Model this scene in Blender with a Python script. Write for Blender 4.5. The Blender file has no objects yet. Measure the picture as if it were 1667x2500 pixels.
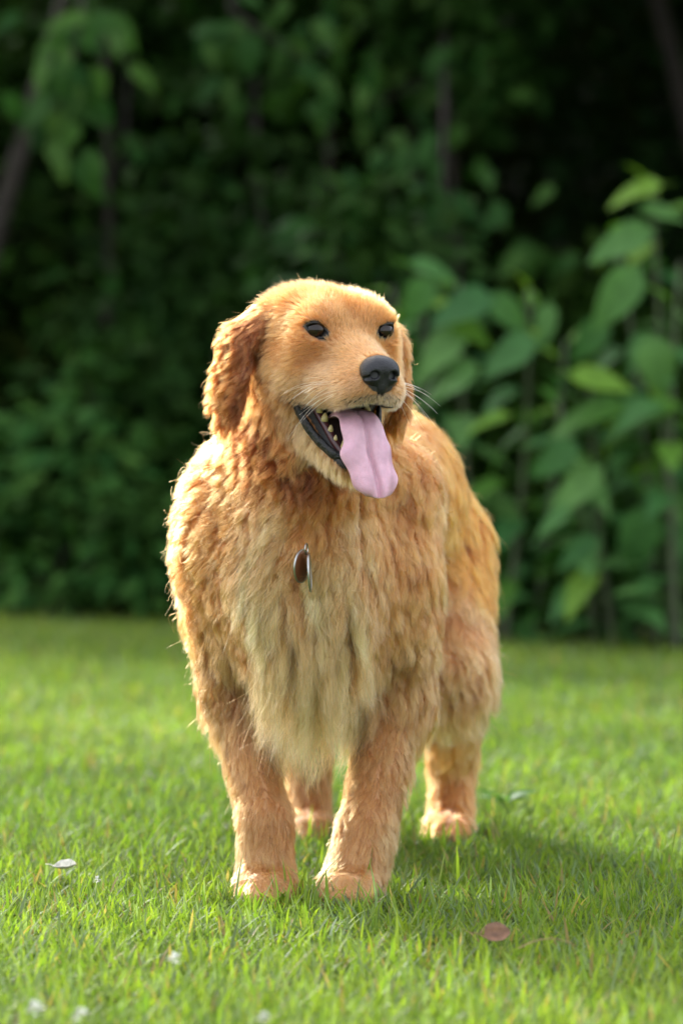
import bpy, math, random, os
import numpy as np
from mathutils import Vector, Matrix
from mathutils.kdtree import KDTree

random.seed(7)
RNG = np.random.default_rng(7)
R = math.radians
scn = bpy.context.scene
COL = scn.collection

# ------------------------------------------------------------------ camera
FPX, CX, HY, CAMZ = 8200.0, 833.5, 1050.0, 0.614      # focal length in photo pixels, centre column, horizon row, eye height
def W(px, py, Y):
    """photo pixel + distance -> point"""
    return np.array([(px - CX) / FPX * Y, Y, CAMZ - (py - HY) / FPX * Y])
cam = bpy.data.cameras.new('camera')
cam.sensor_fit = 'VERTICAL'; cam.sensor_height = 36.0; cam.sensor_width = 24.0
cam.lens = 36.0 * FPX / 2500.0
cam.shift_y = -(1250 - HY) / 2500.0
cam.clip_start = 0.05; cam.clip_end = 500
cam.dof.use_dof = True; cam.dof.focus_distance = 4.22; cam.dof.aperture_fstop = 3.3
co = bpy.data.objects.new('camera', cam); COL.objects.link(co)
co.location = (0, 0, CAMZ); co.rotation_euler = (R(90), 0, 0)
scn.camera = co

# ------------------------------------------------------------------ light
SUN_EL, SUN_AZ = 30.0, 31.0       # degrees; azimuth = left of straight behind the dog
SUN_DIR = Vector((-math.sin(R(SUN_AZ)) * math.cos(R(SUN_EL)), math.cos(R(SUN_AZ)) * math.cos(R(SUN_EL)), math.sin(R(SUN_EL))))
world = bpy.data.worlds.new('World'); scn.world = world; world.use_nodes = True
nt = world.node_tree; nt.nodes.clear()
sky = nt.nodes.new('ShaderNodeTexSky'); sky.sky_type = 'NISHITA'; sky.sun_disc = False
sky.sun_elevation = R(SUN_EL); sky.sun_rotation = R(-SUN_AZ)
sky.air_density = 1.0; sky.dust_density = 6.0; sky.ozone_density = 0.4
bg = nt.nodes.new('ShaderNodeBackground'); bg.inputs['Strength'].default_value = 0.15
wo = nt.nodes.new('ShaderNodeOutputWorld')
# thin high cloud over the blue: soft, nearly white light from the whole dome
wtc = nt.nodes.new('ShaderNodeTexCoord'); wn = nt.nodes.new('ShaderNodeTexNoise'); wn.inputs['Scale'].default_value = 2.2; wn.inputs['Detail'].default_value = 6
wr = nt.nodes.new('ShaderNodeMapRange'); wr.inputs['From Min'].default_value = 0.3; wr.inputs['From Max'].default_value = 0.7; wr.inputs['To Min'].default_value = 0.45; wr.inputs['To Max'].default_value = 0.9
wm = nt.nodes.new('ShaderNodeMixRGB'); wm.inputs['Color2'].default_value = (3.4, 3.35, 3.3, 1)
nt.links.new(wtc.outputs['Generated'], wn.inputs['Vector']); nt.links.new(wn.outputs['Fac'], wr.inputs['Value']); nt.links.new(wr.outputs[0], wm.inputs['Fac'])
nt.links.new(sky.outputs[0], wm.inputs['Color1']); nt.links.new(wm.outputs[0], bg.inputs[0]); nt.links.new(bg.outputs[0], wo.inputs[0])
sun = bpy.data.lights.new('sun', 'SUN'); sun.energy = 1.5; sun.angle = R(10); sun.color = (1.0, 0.97, 0.94)
so = bpy.data.objects.new('sun', sun); COL.objects.link(so); so.location = (-6, 8, 8)
so.rotation_euler = SUN_DIR.to_track_quat('Z', 'Y').to_euler()

scn.view_settings.view_transform = 'Standard'; scn.view_settings.look = 'None'
scn.view_settings.exposure = 2.4; scn.view_settings.use_white_balance = True; scn.view_settings.white_balance_temperature = 6200; scn.view_settings.gamma = 1.0
scn.render.engine = 'CYCLES'
scn.cycles.use_denoising = True
scn.cycles.max_bounces = 7; scn.cycles.diffuse_bounces = 2; scn.cycles.glossy_bounces = 3
scn.cycles.transmission_bounces = 5; scn.cycles.transparent_max_bounces = 8
scn.cycles.caustics_reflective = False; scn.cycles.caustics_refractive = False
scn.cycles_curves.shape = 'RIBBONS'; scn.cycles_curves.subdivisions = 1

HAIR = os.environ.get('NOHAIR') is None
FULL = True

# ------------------------------------------------------------------ helpers
def node_mat(name):
    m = bpy.data.materials.new(name); m.use_nodes = True
    m.node_tree.nodes.clear()
    out = m.node_tree.nodes.new('ShaderNodeOutputMaterial')
    return m, m.node_tree, out
def principled(name, col=(0.5, 0.5, 0.5), rough=0.6, spec=0.5, attr=None, noise=None, bump=None, sss=0.0, metal=0.0, coat=0.0, sss_col=None):
    m, t, out = node_mat(name)
    b = t.nodes.new('ShaderNodeBsdfPrincipled'); t.links.new(b.outputs[0], out.inputs[0])
    b.inputs['Base Color'].default_value = (*col, 1); b.inputs['Roughness'].default_value = rough
    b.inputs['Specular IOR Level'].default_value = spec; b.inputs['Metallic'].default_value = metal
    b.inputs['Coat Weight'].default_value = coat; b.inputs['Coat Roughness'].default_value = 0.1
    if sss:
        b.inputs['Subsurface Weight'].default_value = sss
        b.inputs['Subsurface Radius'].default_value = sss_col or (0.01, 0.004, 0.003)
        b.inputs['Subsurface Scale'].default_value = 1.0
    src = None
    if attr:
        a = t.nodes.new('ShaderNodeAttribute'); a.attribute_name = attr; src = a.outputs['Color']
    if noise:
        sc, lo, hi = noise
        tc = t.nodes.new('ShaderNodeTexCoord')
        n = t.nodes.new('ShaderNodeTexNoise'); n.inputs['Scale'].default_value = sc; n.inputs['Detail'].default_value = 5
        t.links.new(tc.outputs['Object'], n.inputs['Vector'])
        mr = t.nodes.new('ShaderNodeMapRange'); mr.inputs['From Min'].default_value = 0.3; mr.inputs['From Max'].default_value = 0.7
        mr.inputs['To Min'].default_value = lo; mr.inputs['To Max'].default_value = hi
        t.links.new(n.outputs['Fac'], mr.inputs['Value'])
        mx = t.nodes.new('ShaderNodeVectorMath'); mx.operation = 'SCALE'
        if src: t.links.new(src, mx.inputs[0])
        else: mx.inputs[0].default_value = col
        t.links.new(mr.outputs[0], mx.inputs['Scale']); src = mx.outputs[0]
    if src: t.links.new(src, b.inputs['Base Color'])
    if bump:
        sc, st, dist = bump
        tc = t.nodes.new('ShaderNodeTexCoord')
        n = t.nodes.new('ShaderNodeTexNoise'); n.inputs['Scale'].default_value = sc; n.inputs['Detail'].default_value = 4
        t.links.new(tc.outputs['Object'], n.inputs['Vector'])
        bp = t.nodes.new('ShaderNodeBump'); bp.inputs['Strength'].default_value = st; bp.inputs['Distance'].default_value = dist
        t.links.new(n.outputs['Fac'], bp.inputs['Height']); t.links.new(bp.outputs[0], b.inputs['Normal'])
    return m

def mesh_from(name, V, F, mat=None, parent=None, smooth=True, attrs=None, kind=None):
    V = np.ascontiguousarray(V, dtype=np.float32); F = np.ascontiguousarray(F, dtype=np.int32)
    me = bpy.data.meshes.new(name)
    n, k = F.shape
    me.vertices.add(len(V)); me.vertices.foreach_set('co', V.ravel())
    me.loops.add(n * k); me.loops.foreach_set('vertex_index', F.ravel())
    me.polygons.add(n); me.polygons.foreach_set('loop_start', np.arange(0, n * k, k, dtype=np.int32))
    me.update(calc_edges=True)
    if smooth: me.polygons.foreach_set('use_smooth', np.ones(n, dtype=bool))
    for an, (dom, arr) in (attrs or {}).items():
        a = me.attributes.new(an, 'FLOAT_COLOR', dom)
        arr = np.asarray(arr, dtype=np.float32)
        if arr.shape[1] == 3: arr = np.hstack([arr, np.ones((len(arr), 1), np.float32)])
        a.data.foreach_set('color', arr.ravel())
    if mat: me.materials.append(mat)
    o = bpy.data.objects.new(name, me); COL.objects.link(o)
    if parent: o.parent = parent; o.matrix_parent_inverse = Matrix.Translation(parent.location).inverted()
    if kind: o['kind'] = kind
    return o
def tag(o, label, cat, group=None):
    o['label'] = label; o['category'] = cat
    if group: o['group'] = group
    return o
def empty(name, loc):
    o = bpy.data.objects.new(name, None); COL.objects.link(o); o.location = loc; o.empty_display_size = 0.05
    return o
def norm(a): return a / (np.linalg.norm(a, axis=-1, keepdims=True) + 1e-12)

# ------------------------------------------------------------------ signed-distance modelling
def sd_ell(p, c, r, M=None):
    q = p - np.asarray(c)
    if M is not None: q = q @ np.asarray(M).T
    r = np.asarray(r); k0 = np.linalg.norm(q / r, axis=-1); k1 = np.linalg.norm(q / (r * r), axis=-1)
    return k0 * (k0 - 1.0) / np.maximum(k1, 1e-9)
def sd_cone(p, a, b, r1, r2):
    a = np.asarray(a); b = np.asarray(b); ba = b - a
    t = np.clip(((p - a) @ ba) / (ba @ ba), 0, 1)
    return np.linalg.norm(p - a - t[:, None] * ba, axis=-1) - (r1 + (r2 - r1) * t)
def smin(a, b, k):
    h = np.clip(0.5 + 0.5 * (b - a) / k, 0, 1)
    return b + (a - b) * h - k * h * (1 - h)
def smax(a, b, k): return -smin(-a, -b, k)
def rot_axis(ax, deg):
    return np.array(Matrix.Rotation(R(deg), 3, Vector(ax)))

def surface_net(fn, lo, hi, h):
    lo = np.asarray(lo, float); hi = np.asarray(hi, float)
    B = 8
    nb = np.ceil((hi - lo) / (h * B)).astype(int); n = nb * B + 1
    bc = np.stack(np.meshgrid(*[np.arange(k) for k in nb], indexing='ij'), -1).reshape(-1, 3)
    cen = lo + (bc + 0.5) * B * h
    dc = fn(cen)
    G = np.empty(n, np.float32)
    near = np.abs(dc) < B * h * 1.5
    fill = np.repeat(np.repeat(np.repeat(np.where(dc < 0, -1.0, 1.0).reshape(nb).astype(np.float32), B, 0), B, 1), B, 2)
    G[:] = 1.0; G[:-1, :-1, :-1] = fill
    off = np.stack(np.meshgrid(*[np.arange(B + 1)] * 3, indexing='ij'), -1).reshape(-1, 3)
    ids = bc[near]
    for s in range(0, len(ids), 400):
        b = ids[s:s + 400]
        idx = (b[:, None, :] * B + off[None]).reshape(-1, 3)
        G[idx[:, 0], idx[:, 1], idx[:, 2]] = fn(lo + idx * h)
    ins = G < 0
    cnt = np.zeros(np.array(n) - 1, np.int8)
    cor = [(i, j, k) for i in (0, 1) for j in (0, 1) for k in (0, 1)]
    for (i, j, k) in cor:
        cnt += ins[i:n[0] - 1 + i, j:n[1] - 1 + j, k:n[2] - 1 + k]
    act = np.argwhere((cnt > 0) & (cnt < 8))
    vid = -np.ones(cnt.shape, np.int32); vid[act[:, 0], act[:, 1], act[:, 2]] = np.arange(len(act))
    cv = np.stack([G[act[:, 0] + i, act[:, 1] + j, act[:, 2] + k] for (i, j, k) in cor], 1)
    acc = np.zeros((len(act), 3)); m = np.zeros(len(act))
    for a in range(8):
        for b in range(a + 1, 8):
            ca, cb = np.array(cor[a]), np.array(cor[b])
            if np.abs(ca - cb).sum() != 1: continue
            va, vb = cv[:, a], cv[:, b]; x = (va < 0) != (vb < 0)
            t = np.where(x, va / np.where(x, va - vb, 1), 0)
            acc += x[:, None] * (ca + t[:, None] * (cb - ca)); m += x
    V = lo + (act + acc / m[:, None]) * h
    Q = []
    for ax in range(3):
        u, v = (ax + 1) % 3, (ax + 2) % 3
        s0 = [slice(None)] * 3; s1 = [slice(None)] * 3
        s0[ax] = slice(0, n[ax] - 1); s1[ax] = slice(1, n[ax])
        A = ins[tuple(s0)]; Bv = ins[tuple(s1)]
        e = np.argwhere(A != Bv)
        e = e[(e[:, u] > 0) & (e[:, v] > 0) & (e[:, u] < n[u] - 1) & (e[:, v] < n[v] - 1)]
        fl = A[e[:, 0], e[:, 1], e[:, 2]]
        du = np.zeros(3, int); du[u] = 1; dv = np.zeros(3, int); dv[v] = 1
        g = lambda o: vid[o[:, 0], o[:, 1], o[:, 2]]
        q = np.stack([g(e - du - dv), g(e - dv), g(e), g(e - du)], 1)
        q[~fl] = q[~fl][:, ::-1]
        Q.append(q)
    return V, np.concatenate(Q)

# ------------------------------------------------------------------ the dog: shape
HC = W(790, 806, 4.27)                                   # centre of the skull
YAW, PITCH = R(25), R(4)
HF = np.array([math.sin(YAW) * math.cos(PITCH), -math.cos(YAW) * math.cos(PITCH), -math.sin(PITCH)])
HS = np.array([math.cos(YAW), math.sin(YAW), 0.0])
HU = np.cross(HF, HS)
HM = np.stack([HF, HS, HU])                              # world -> head (forward, side, up)
def hw(f, s, u): return HC + f * HF + s * HS + u * HU
def to_head(p): return (p - HC) @ HM.T

# body chains: (a, b, ra, rb, blend)
FL = dict(sh=W(560, 1340, 4.43), el=W(580, 1690, 4.46), ca=W(648, 2010, 4.37), pa=W(650, 2165, 4.36), to=W(640, 2203, 4.29))
FR = dict(sh=W(940, 1400, 4.43), el=W(962, 1700, 4.47), ca=W(893, 2030, 4.38), pa=W(860, 2175, 4.35), to=W(838, 2205, 4.28))
HR = dict(hp=W(1062, 1340, 4.95), kn=W(1098, 1640, 4.83), hk=W(1104, 1860, 5.06), pa=W(1098, 2040, 5.00), to=W(1088, 2064, 4.91))
HL = dict(hp=W(800, 1330, 4.97), kn=W(742, 1640, 4.86), hk=W(752, 1860, 5.08), pa=W(756, 2030, 5.03), to=W(752, 2052, 4.94))

BIG = 0.075
def box_dist(p, lo, hi):
    return np.linalg.norm(np.maximum(np.maximum(lo - p, p - hi), 0), axis=-1)
def masked(fn, p, lo, hi):
    """fn(p) near the box, a safe lower bound elsewhere"""
    bd = box_dist(p, lo, hi); out = bd + BIG * 0.4
    m = bd < BIG
    if m.any(): out[m] = fn(p[m])
    return out
def torso_sdf(p):
    d = sd_ell(p, (-0.047, 4.50, 0.445), (0.143, 0.20, 0.160))
    d = smin(d, sd_ell(p, W(742, 1420, 4.38), (0.110, 0.085, 0.115)), 0.06)          # forechest
    d = smin(d, sd_cone(p, (-0.03, 4.58, 0.47), (0.050, 4.86, 0.525), 0.140, 0.112), 0.06)
    d = smin(d, sd_ell(p, (0.058, 4.93, 0.525), (0.114, 0.14, 0.118)), 0.05)
    d = smin(d, sd_ell(p, W(572, 1215, 4.47), (0.064, 0.09, 0.072)), 0.05)           # point of the shoulder blade
    d = smin(d, sd_ell(p, W(960, 1205, 4.47), (0.060, 0.09, 0.072)), 0.05)          # rump
    d = smin(d, sd_cone(p, (-0.047, 4.46, 0.53), hw(-0.045, 0, -0.055), 0.114, 0.082), 0.05)
    d = smin(d, sd_cone(p, (-0.05, 4.37, 0.50), hw(-0.005, 0, -0.085), 0.085, 0.060), 0.04)
    d = smin(d, sd_cone(p, (0.075, 5.03, 0.55), (0.105, 5.14, 0.43), 0.032, 0.024), 0.03)   # tail
    d = smin(d, sd_cone(p, (0.105, 5.14, 0.43), (0.115, 5.17, 0.24), 0.024, 0.014), 0.02)
    return d
def toes(d, p, L, w, r):
    ax = norm((L['to'] - L['pa']) * np.array([1, 1, 0])); sd = np.array([-ax[1], ax[0], 0])
    for off, ln in ((1.0, -0.012), (0.37, 0.004), (-0.37, 0.004), (-1.0, -0.012)):
        tip = L['to'] * np.array([1, 1, 0]) + sd * off * w + ax * ln + np.array([0, 0, r + 0.0035])
        kn = tip - ax * 0.025 + np.array([0, 0, 0.014])
        d = smin(d, sd_cone(p, L['pa'] * np.array([1, 1, 0]) + sd * off * w * 0.5 + np.array([0, 0, 0.032]), kn, r + 0.007, r + 0.002), 0.008)
        d = smin(d, sd_cone(p, kn, tip, r + 0.002, r), 0.006)
    return d
def foreleg_sdf(p, L):
    s = 1.0 if L is FL else 1.12
    d = sd_cone(p, L['sh'], L['el'], 0.068, 0.045 * s)
    d = smin(d, sd_cone(p, L['el'], L['ca'], 0.038 * s, 0.029 * s), 0.03)
    d = smin(d, sd_cone(p, L['ca'], L['pa'], 0.032 * s, 0.038 * s), 0.02)
    return toes(d, p, L, 0.023, 0.0115)
def hindleg_sdf(p, L):
    d = sd_cone(p, L['hp'], L['kn'], 0.086, 0.058)
    d = smin(d, sd_cone(p, L['hp'] + np.array([0, 0.03, -0.10]), L['hk'] + np.array([0, -0.01, 0.05]), 0.068, 0.034), 0.04)
    d = smin(d, sd_cone(p, L['kn'], L['hk'], 0.052, 0.032), 0.03)
    d = smin(d, sd_cone(p, L['hk'], L['pa'], 0.032, 0.032), 0.02)
    return toes(d, p, L, 0.021, 0.011)
def head_sdf(q):
    h = sd_ell(q, (-0.008, 0, -0.003), (0.088, 0.080, 0.056))
    h = smin(h, sd_ell(q, (-0.02, 0, -0.045), (0.075, 0.078, 0.060)), 0.03)
    a = q * np.array([1, 0, 1]) + np.abs(q) * np.array([0, 1, 0])          # mirror the two sides
    h = smin(h, sd_ell(a, (0.060, 0.034, 0.016), (0.026, 0.027, 0.022)), 0.018)          # brow
    h = smin(h, sd_ell(a, (0.066, 0.045, -0.008), (0.022, 0.024, 0.020)), 0.014)         # orbit
    h = smin(h, sd_ell(a, (0.030, 0.052, -0.048), (0.054, 0.030, 0.046)), 0.022)         # cheek
    h = smin(h, sd_cone(q, (0.055, 0, -0.034), (0.152, 0, -0.050), 0.044, 0.028), 0.020)   # bridge of the muzzle
    h = smin(h, sd_ell(a, (0.122, 0.023, -0.068), (0.044, 0.024, 0.030)), 0.012)         # flews
    h = smin(h, sd_ell(a, (0.080, 0.040, -0.066), (0.040, 0.019, 0.026)), 0.014)
    h = smin(h, sd_ell(q, (0.152, 0, -0.064), (0.020, 0.023, 0.023)), 0.012)
    j = sd_cone(a, (0.000, 0.032, -0.090), (0.100, 0.013, -0.158), 0.030, 0.014)         # lower jaw
    j = smin(j, sd_cone(q, (0.000, 0, -0.100), (0.104, 0, -0.160), 0.034, 0.015), 0.015)
    h = smin(h, j, 0.014)
    h = smin(h, sd_ell(a, (0.0760, 0.0465, 0.0155), (0.0105, 0.0170, 0.0060)), 0.006)      # lids
    h = smin(h, sd_ell(a, (0.0750, 0.0465, -0.0100), (0.0100, 0.0150, 0.0055)), 0.006)
    h = smax(h, -sd_ell(a, (0.0890, 0.0475, 0.0025), (0.0135, 0.0130, 0.0090)), 0.003)     # eye socket
    h = smax(h, -mouth_sdf(q), 0.004)
    return smin(h, ear_sdf(a), 0.012)
LIP_F = np.array([0.03, 0.052, 0.073, 0.110, 0.137, 0.160, 0.18])
LIP_U = np.array([-0.072, -0.074, -0.086, -0.094, -0.0925, -0.087, -0.080])
def mouth_sdf(q):
    f, s, u = q[:, 0], q[:, 1], q[:, 2]
    arch = 0.016 * np.clip(1 - (s / 0.034) ** 2, 0, 1) * np.clip((0.150 - f) / 0.03, 0.12, 1)
    up = u - (np.interp(f, LIP_F, LIP_U) + arch)
    lo = -(u + 0.084 + 1.13 * (f - 0.048)) * 0.66
    return smax(smax(up, lo, 0.005), 0.046 - f, 0.008)
def ear_sdf(r):
    Z = rot_axis((0, 0, 1), 13)
    e = sd_ell(r, (-0.022, 0.092, 0.000), (0.030, 0.011, 0.042), rot_axis((1, 0, 0), -40) @ rot_axis((0, 0, 1), 6))
    e = smin(e, sd_ell(r, (-0.020, 0.115, -0.050), (0.031, 0.0085, 0.052), rot_axis((1, 0, 0), -8) @ Z), 0.016)
    return smin(e, sd_ell(r, (-0.024, 0.119, -0.090), (0.022, 0.0075, 0.034), Z), 0.014)
def leg_box(L, m):
    P = np.array(list(L.values())); lo = P.min(0) - m; hi = P.max(0) + m; lo[2] = -0.02
    return lo, hi
BOXES = [(torso_sdf, np.array([-0.25, 4.20, 0.20]), np.array([0.22, 5.22, 0.76])),
         (lambda p: foreleg_sdf(p, FL),) + leg_box(FL, 0.07), (lambda p: foreleg_sdf(p, FR),) + leg_box(FR, 0.07),
         (lambda p: hindleg_sdf(p, HR),) + leg_box(HR, 0.09), (lambda p: hindleg_sdf(p, HL),) + leg_box(HL, 0.09)]
def dog_sdf(p):
    d = np.full(len(p), 9.0)
    for (fn, lo, hi) in BOXES: d = smin(d, masked(fn, p, lo, hi), 0.045)
    q = to_head(p)
    d = smin(d, masked(head_sdf, q, np.array([-0.11, -0.135, -0.19]), np.array([0.18, 0.135, 0.07])), 0.032)
    m = (q[:, 0] > 0.03) & (q[:, 0] < 0.22) & (q[:, 2] > -0.26) & (q[:, 2] < -0.04) & (np.abs(q[:, 1]) < 0.09)      # keep the open mouth open
    if m.any(): d[m] = smax(d[m], -mouth_sdf(q[m]), 0.004)
    return d

def grad(p, e=0.0015):
    g = np.stack([dog_sdf(p + np.eye(3)[i] * e) - dog_sdf(p - np.eye(3)[i] * e) for i in range(3)], -1)
    return norm(g)

DOG = empty('dog', (float(0.5 * (FL['to'][0] + FR['to'][0])), 4.6, 0.0))
tag(DOG, 'golden retriever standing on the lawn, head turned, mouth open and tongue hanging out', 'dog')
BV, BF = surface_net(dog_sdf, (-0.30, 4.02, -0.012), (0.34, 5.26, 0.84), 0.0031)
def head_masks(q):
    """(no hair, black rim, mouth lining) weights of points given in head coordinates"""
    ms = mouth_sdf(q); front = (q[:, 0] > 0.03) & (q[:, 2] < -0.055) & (np.abs(q[:, 1]) < 0.075)
    mouth = (np.abs(ms) < 0.0035) & front
    lip = (ms < 0.0100) & front & ~mouth
    a = np.abs(q[:, 1])
    sk = (a - 0.048) * 0.30                                            # eye corners slant down towards the nose
    eye = np.sqrt(((a - 0.047) / 0.0152) ** 2 + ((q[:, 2] - 0.003 - sk) / 0.0112) ** 2)
    eyem = (eye < 1.0) & (q[:, 0] > 0.05)
    nose = sd_ell(q, (0.172, 0, -0.046), (0.020, 0.024, 0.024)) < 0
    return mouth, lip, eyem, nose
mo, li, ey, no = head_masks(to_head(BV))
skin_col = np.tile(np.array([0.33, 0.17, 0.07]), (len(BV), 1))
skin_col[li | ey] = (0.012, 0.010, 0.010); skin_col[mo] = (0.012, 0.003, 0.003); skin_col[no] = (0.015, 0.014, 0.016)
M_skin = principled('dog_skin', rough=0.65, attr='skin')
body = mesh_from('body', BV, BF, M_skin, DOG, attrs={'skin': ('POINT', skin_col)})

# ------------------------------------------------------------------ the dog: nose, eyes, mouth
def sdf_part(name, fn, lo, hi, h, mat, parent=None, label=None):
    V, F = surface_net(fn, lo, hi, h)
    V = HC + (V + np.array([0.010, 0, 0])) @ HM
    o = mesh_from(name, V, F, mat, parent or DOG)
    if label: o['label'] = label
    return o
def nose_sdf(q):
    a = q * np.array([1, 0, 1]) + np.abs(q) * np.array([0, 1, 0])
    d = sd_ell(q, (0.155, 0, -0.0400), (0.0185, 0.0245, 0.0165))
    d = smin(d, sd_ell(a, (0.158, 0.0125, -0.0470), (0.0150, 0.0125, 0.0150)), 0.006)
    d = smin(d, sd_ell(q, (0.156, 0, -0.0600), (0.0130, 0.0125, 0.0160)), 0.008)
    d = smax(d, -sd_ell(a, (0.1735, 0.0125, -0.0475), (0.0110, 0.0056, 0.0050)), 0.003)
    d = smax(d, -sd_cone(a, (0.172, 0.017, -0.050), (0.160, 0.0265, -0.053), 0.0026, 0.0022), 0.002)
    d = smax(d, -sd_cone(a, (0.1745, 0.0, -0.052), (0.1690, 0, -0.076), 0.0014, 0.0016), 0.002)
    return d
M_nose = principled('nose_leather', (0.009, 0.0085, 0.011), rough=0.32, spec=0.34, bump=(650, 0.8, 0.0014))
nose = sdf_part('nose', nose_sdf, (0.13, -0.03, -0.082), (0.182, 0.03, -0.018), 0.0010, M_nose, label='black leathery nose')
# eyes
def uv_ball(r, n=24, m=16):
    V = [(0, 0, r)]; F = []
    for i in range(1, m):
        for k in range(n):
            t, ph = math.pi * i / m, 2 * math.pi * k / n
            V.append((r * math.sin(t) * math.cos(ph), r * math.sin(t) * math.sin(ph), r * math.cos(t)))
    V.append((0, 0, -r))
    for k in range(n):
        F.append((0, 1 + k, 1 + (k + 1) % n, 1 + (k + 1) % n))
        for i in range(m - 2):
            a = 1 + i * n + k; b = 1 + i * n + (k + 1) % n
            F.append((a, a + n, b + n, b))
        a = 1 + (m - 2) * n + k; b = 1 + (m - 2) * n + (k + 1) % n
        F.append((a, len(V) - 1, b, b))
    return np.array(V), F
def poly_mesh(name, V, F, mat, parent=None, smooth=True):
    me = bpy.data.meshes.new(name); me.from_pydata([tuple(map(float, v)) for v in V], [], [tuple(dict.fromkeys(f)) for f in F]); me.update()
    if smooth: me.polygons.foreach_set('use_smooth', np.ones(len(me.polygons), dtype=bool))
    if mat: me.materials.append(mat)
    o = bpy.data.objects.new(name, me); COL.objects.link(o)
    if parent: o.parent = parent; o.matrix_parent_inverse = Matrix.Translation(parent.location).inverted()
    return o
M_eye = principled('eye', (0.006, 0.004, 0.003), rough=0.05, spec=0.3)
M_iris = principled('iris', (0.012, 0.006, 0.003), rough=0.05, spec=0.3)
for s in (-1, 1):
    bv, bf = uv_ball(0.0122)
    e = poly_mesh('eye', hw(0.0765, s * 0.0470, 0.0028) + bv, bf, M_eye, DOG)
    ax = norm(HF * 0.97 + HS * s * 0.22)
    # iris: cap lying just proud of the eyeball
    t1 = norm(np.cross(ax, HU)); t2 = np.cross(t1, ax); V = []; F = []
    for i in range(6):
        for k in range(20):
            an = R(10 + 6.5 * i); ph = 2 * math.pi * k / 20
            V.append(hw(0.0765, s * 0.0470, 0.0028) + 0.01235 * (math.cos(an) * ax + math.sin(an) * (math.cos(ph) * t1 + math.sin(ph) * t2)))
    for i in range(5):
        for k in range(20):
            F.append((i * 20 + k, i * 20 + (k + 1) % 20, (i + 1) * 20 + (k + 1) % 20, (i + 1) * 20 + k))
    ir = poly_mesh('iris', V, F, M_iris, None); ir.parent = e
# claws
M_claw = principled('claw', (0.05, 0.035, 0.025), rough=0.35)
for L, w, r in ((FL, 0.024, 0.0125), (FR, 0.024, 0.0125), (HR, 0.021, 0.011), (HL, 0.021, 0.011)):
    ax = norm((L['to'] - L['pa']) * np.array([1, 1, 0])); sd = np.array([-ax[1], ax[0], 0])
    for off, ln in ((1.0, -0.012), (0.37, 0.004), (-0.37, 0.004), (-1.0, -0.012)):
        c = L['to'] * np.array([1, 1, 0]) + sd * off * w + ax * (ln + r * 0.8) + np.array([0, 0, r + 0.004]); V = []; F = []
        for i in range(4):
            t = i / 3; q = c + ax * 0.013 * t + np.array([0, 0, -0.011 * t * t]); rr = 0.0036 * (1 - 0.85 * t)
            for k in range(6): V.append(q + sd * math.cos(k * math.pi / 3) * rr * 0.7 + np.array([0, 0, 1]) * math.sin(k * math.pi / 3) * rr)
        for i in range(3):
            for k in range(6): F.append((i * 6 + k, i * 6 + (k + 1) % 6, (i + 1) * 6 + (k + 1) % 6, (i + 1) * 6 + k))
        F.append(tuple(18 + k for k in range(6))); poly_mesh('claw', V, F, M_claw, DOG)
# black rims of the eyelids
M_lid = principled('eyelid', (0.008, 0.007, 0.007), rough=0.4, spec=0.4)
for s in (-1, 1):
    tl = np.linspace(0, 2 * math.pi, 33)[:-1]
    sv = 0.0470 + 0.0132 * np.cos(tl); uv = 0.0030 + 0.0088 * np.sin(tl) * (1 - 0.25 * np.cos(tl) ** 4) + (sv - 0.047) * 0.30
    fv = np.full(32, 0.110)
    for _ in range(60): fv = fv - np.clip(head_sdf(np.stack([fv, s * sv, uv], -1)), -0.004, 0.006) * 0.6
    ctr = np.stack([np.maximum(fv, 0.070) + 0.0004, s * sv, uv], -1); V = []; F = []
    for i in range(32):
        tg = norm(ctr[(i + 1) % 32] - ctr[i - 1]); b1 = norm(np.cross(tg, np.array([1.0, 0, 0]))); b2 = np.cross(b1, tg)
        for k in range(6): V.append(hw(*(ctr[i] + b1 * math.cos(k * math.pi / 3) * 0.0014 + b2 * math.sin(k * math.pi / 3) * 0.0014)))
    for i in range(32):
        for k in range(6): F.append((i * 6 + k, i * 6 + (k + 1) % 6, ((i + 1) % 32) * 6 + (k + 1) % 6, ((i + 1) % 32) * 6 + k))
    poly_mesh('eyelid', V, F, M_lid, DOG)
# tongue
M_tongue = principled('tongue', (0.58, 0.33, 0.42), rough=0.36, spec=0.5, sss=0.25, sss_col=(0.008, 0.003, 0.003), noise=(60, 0.80, 1.10), bump=(520, 0.6, 0.0014))
TP = [(0.050, 0.000, -0.108, 0.044), (0.080, 0.000, -0.100, 0.052), (0.103, 0.000, -0.104, 0.056), (0.119, 0.000, -0.118, 0.058), (0.126, 0.001, -0.136, 0.060),
      (0.130, 0.001, -0.152, 0.068), (0.134, 0.005, -0.170, 0.067), (0.138, 0.009, -0.186, 0.063), (0.141, 0.011, -0.200, 0.052), (0.142, 0.012, -0.209, 0.034), (0.142, 0.012, -0.2125, 0.012)]
def catmull(P, n):
    P = np.array(P, float); P = np.vstack([2 * P[0] - P[1], P, 2 * P[-1] - P[-2]]); out = []
    for i in range(1, len(P) - 2):
        for k in range(n):
            t = k / n; a, b, c, d = P[i - 1], P[i], P[i + 1], P[i + 2]
            out.append(0.5 * ((2 * b) + (c - a) * t + (2 * a - 5 * b + 4 * c - d) * t * t + (3 * b - a - 3 * c + d) * t ** 3))
    out.append(P[-2]); return np.array(out)
TP = [(f + 0.008, sd + 0.002, u * 0.93 - 0.004, w) for (f, sd, u, w) in TP]
tc_ = catmull(TP, 5); NW = 120; V = []; F = []
tan = np.gradient(tc_[:, :3], axis=0); tan = norm(tan)
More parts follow.
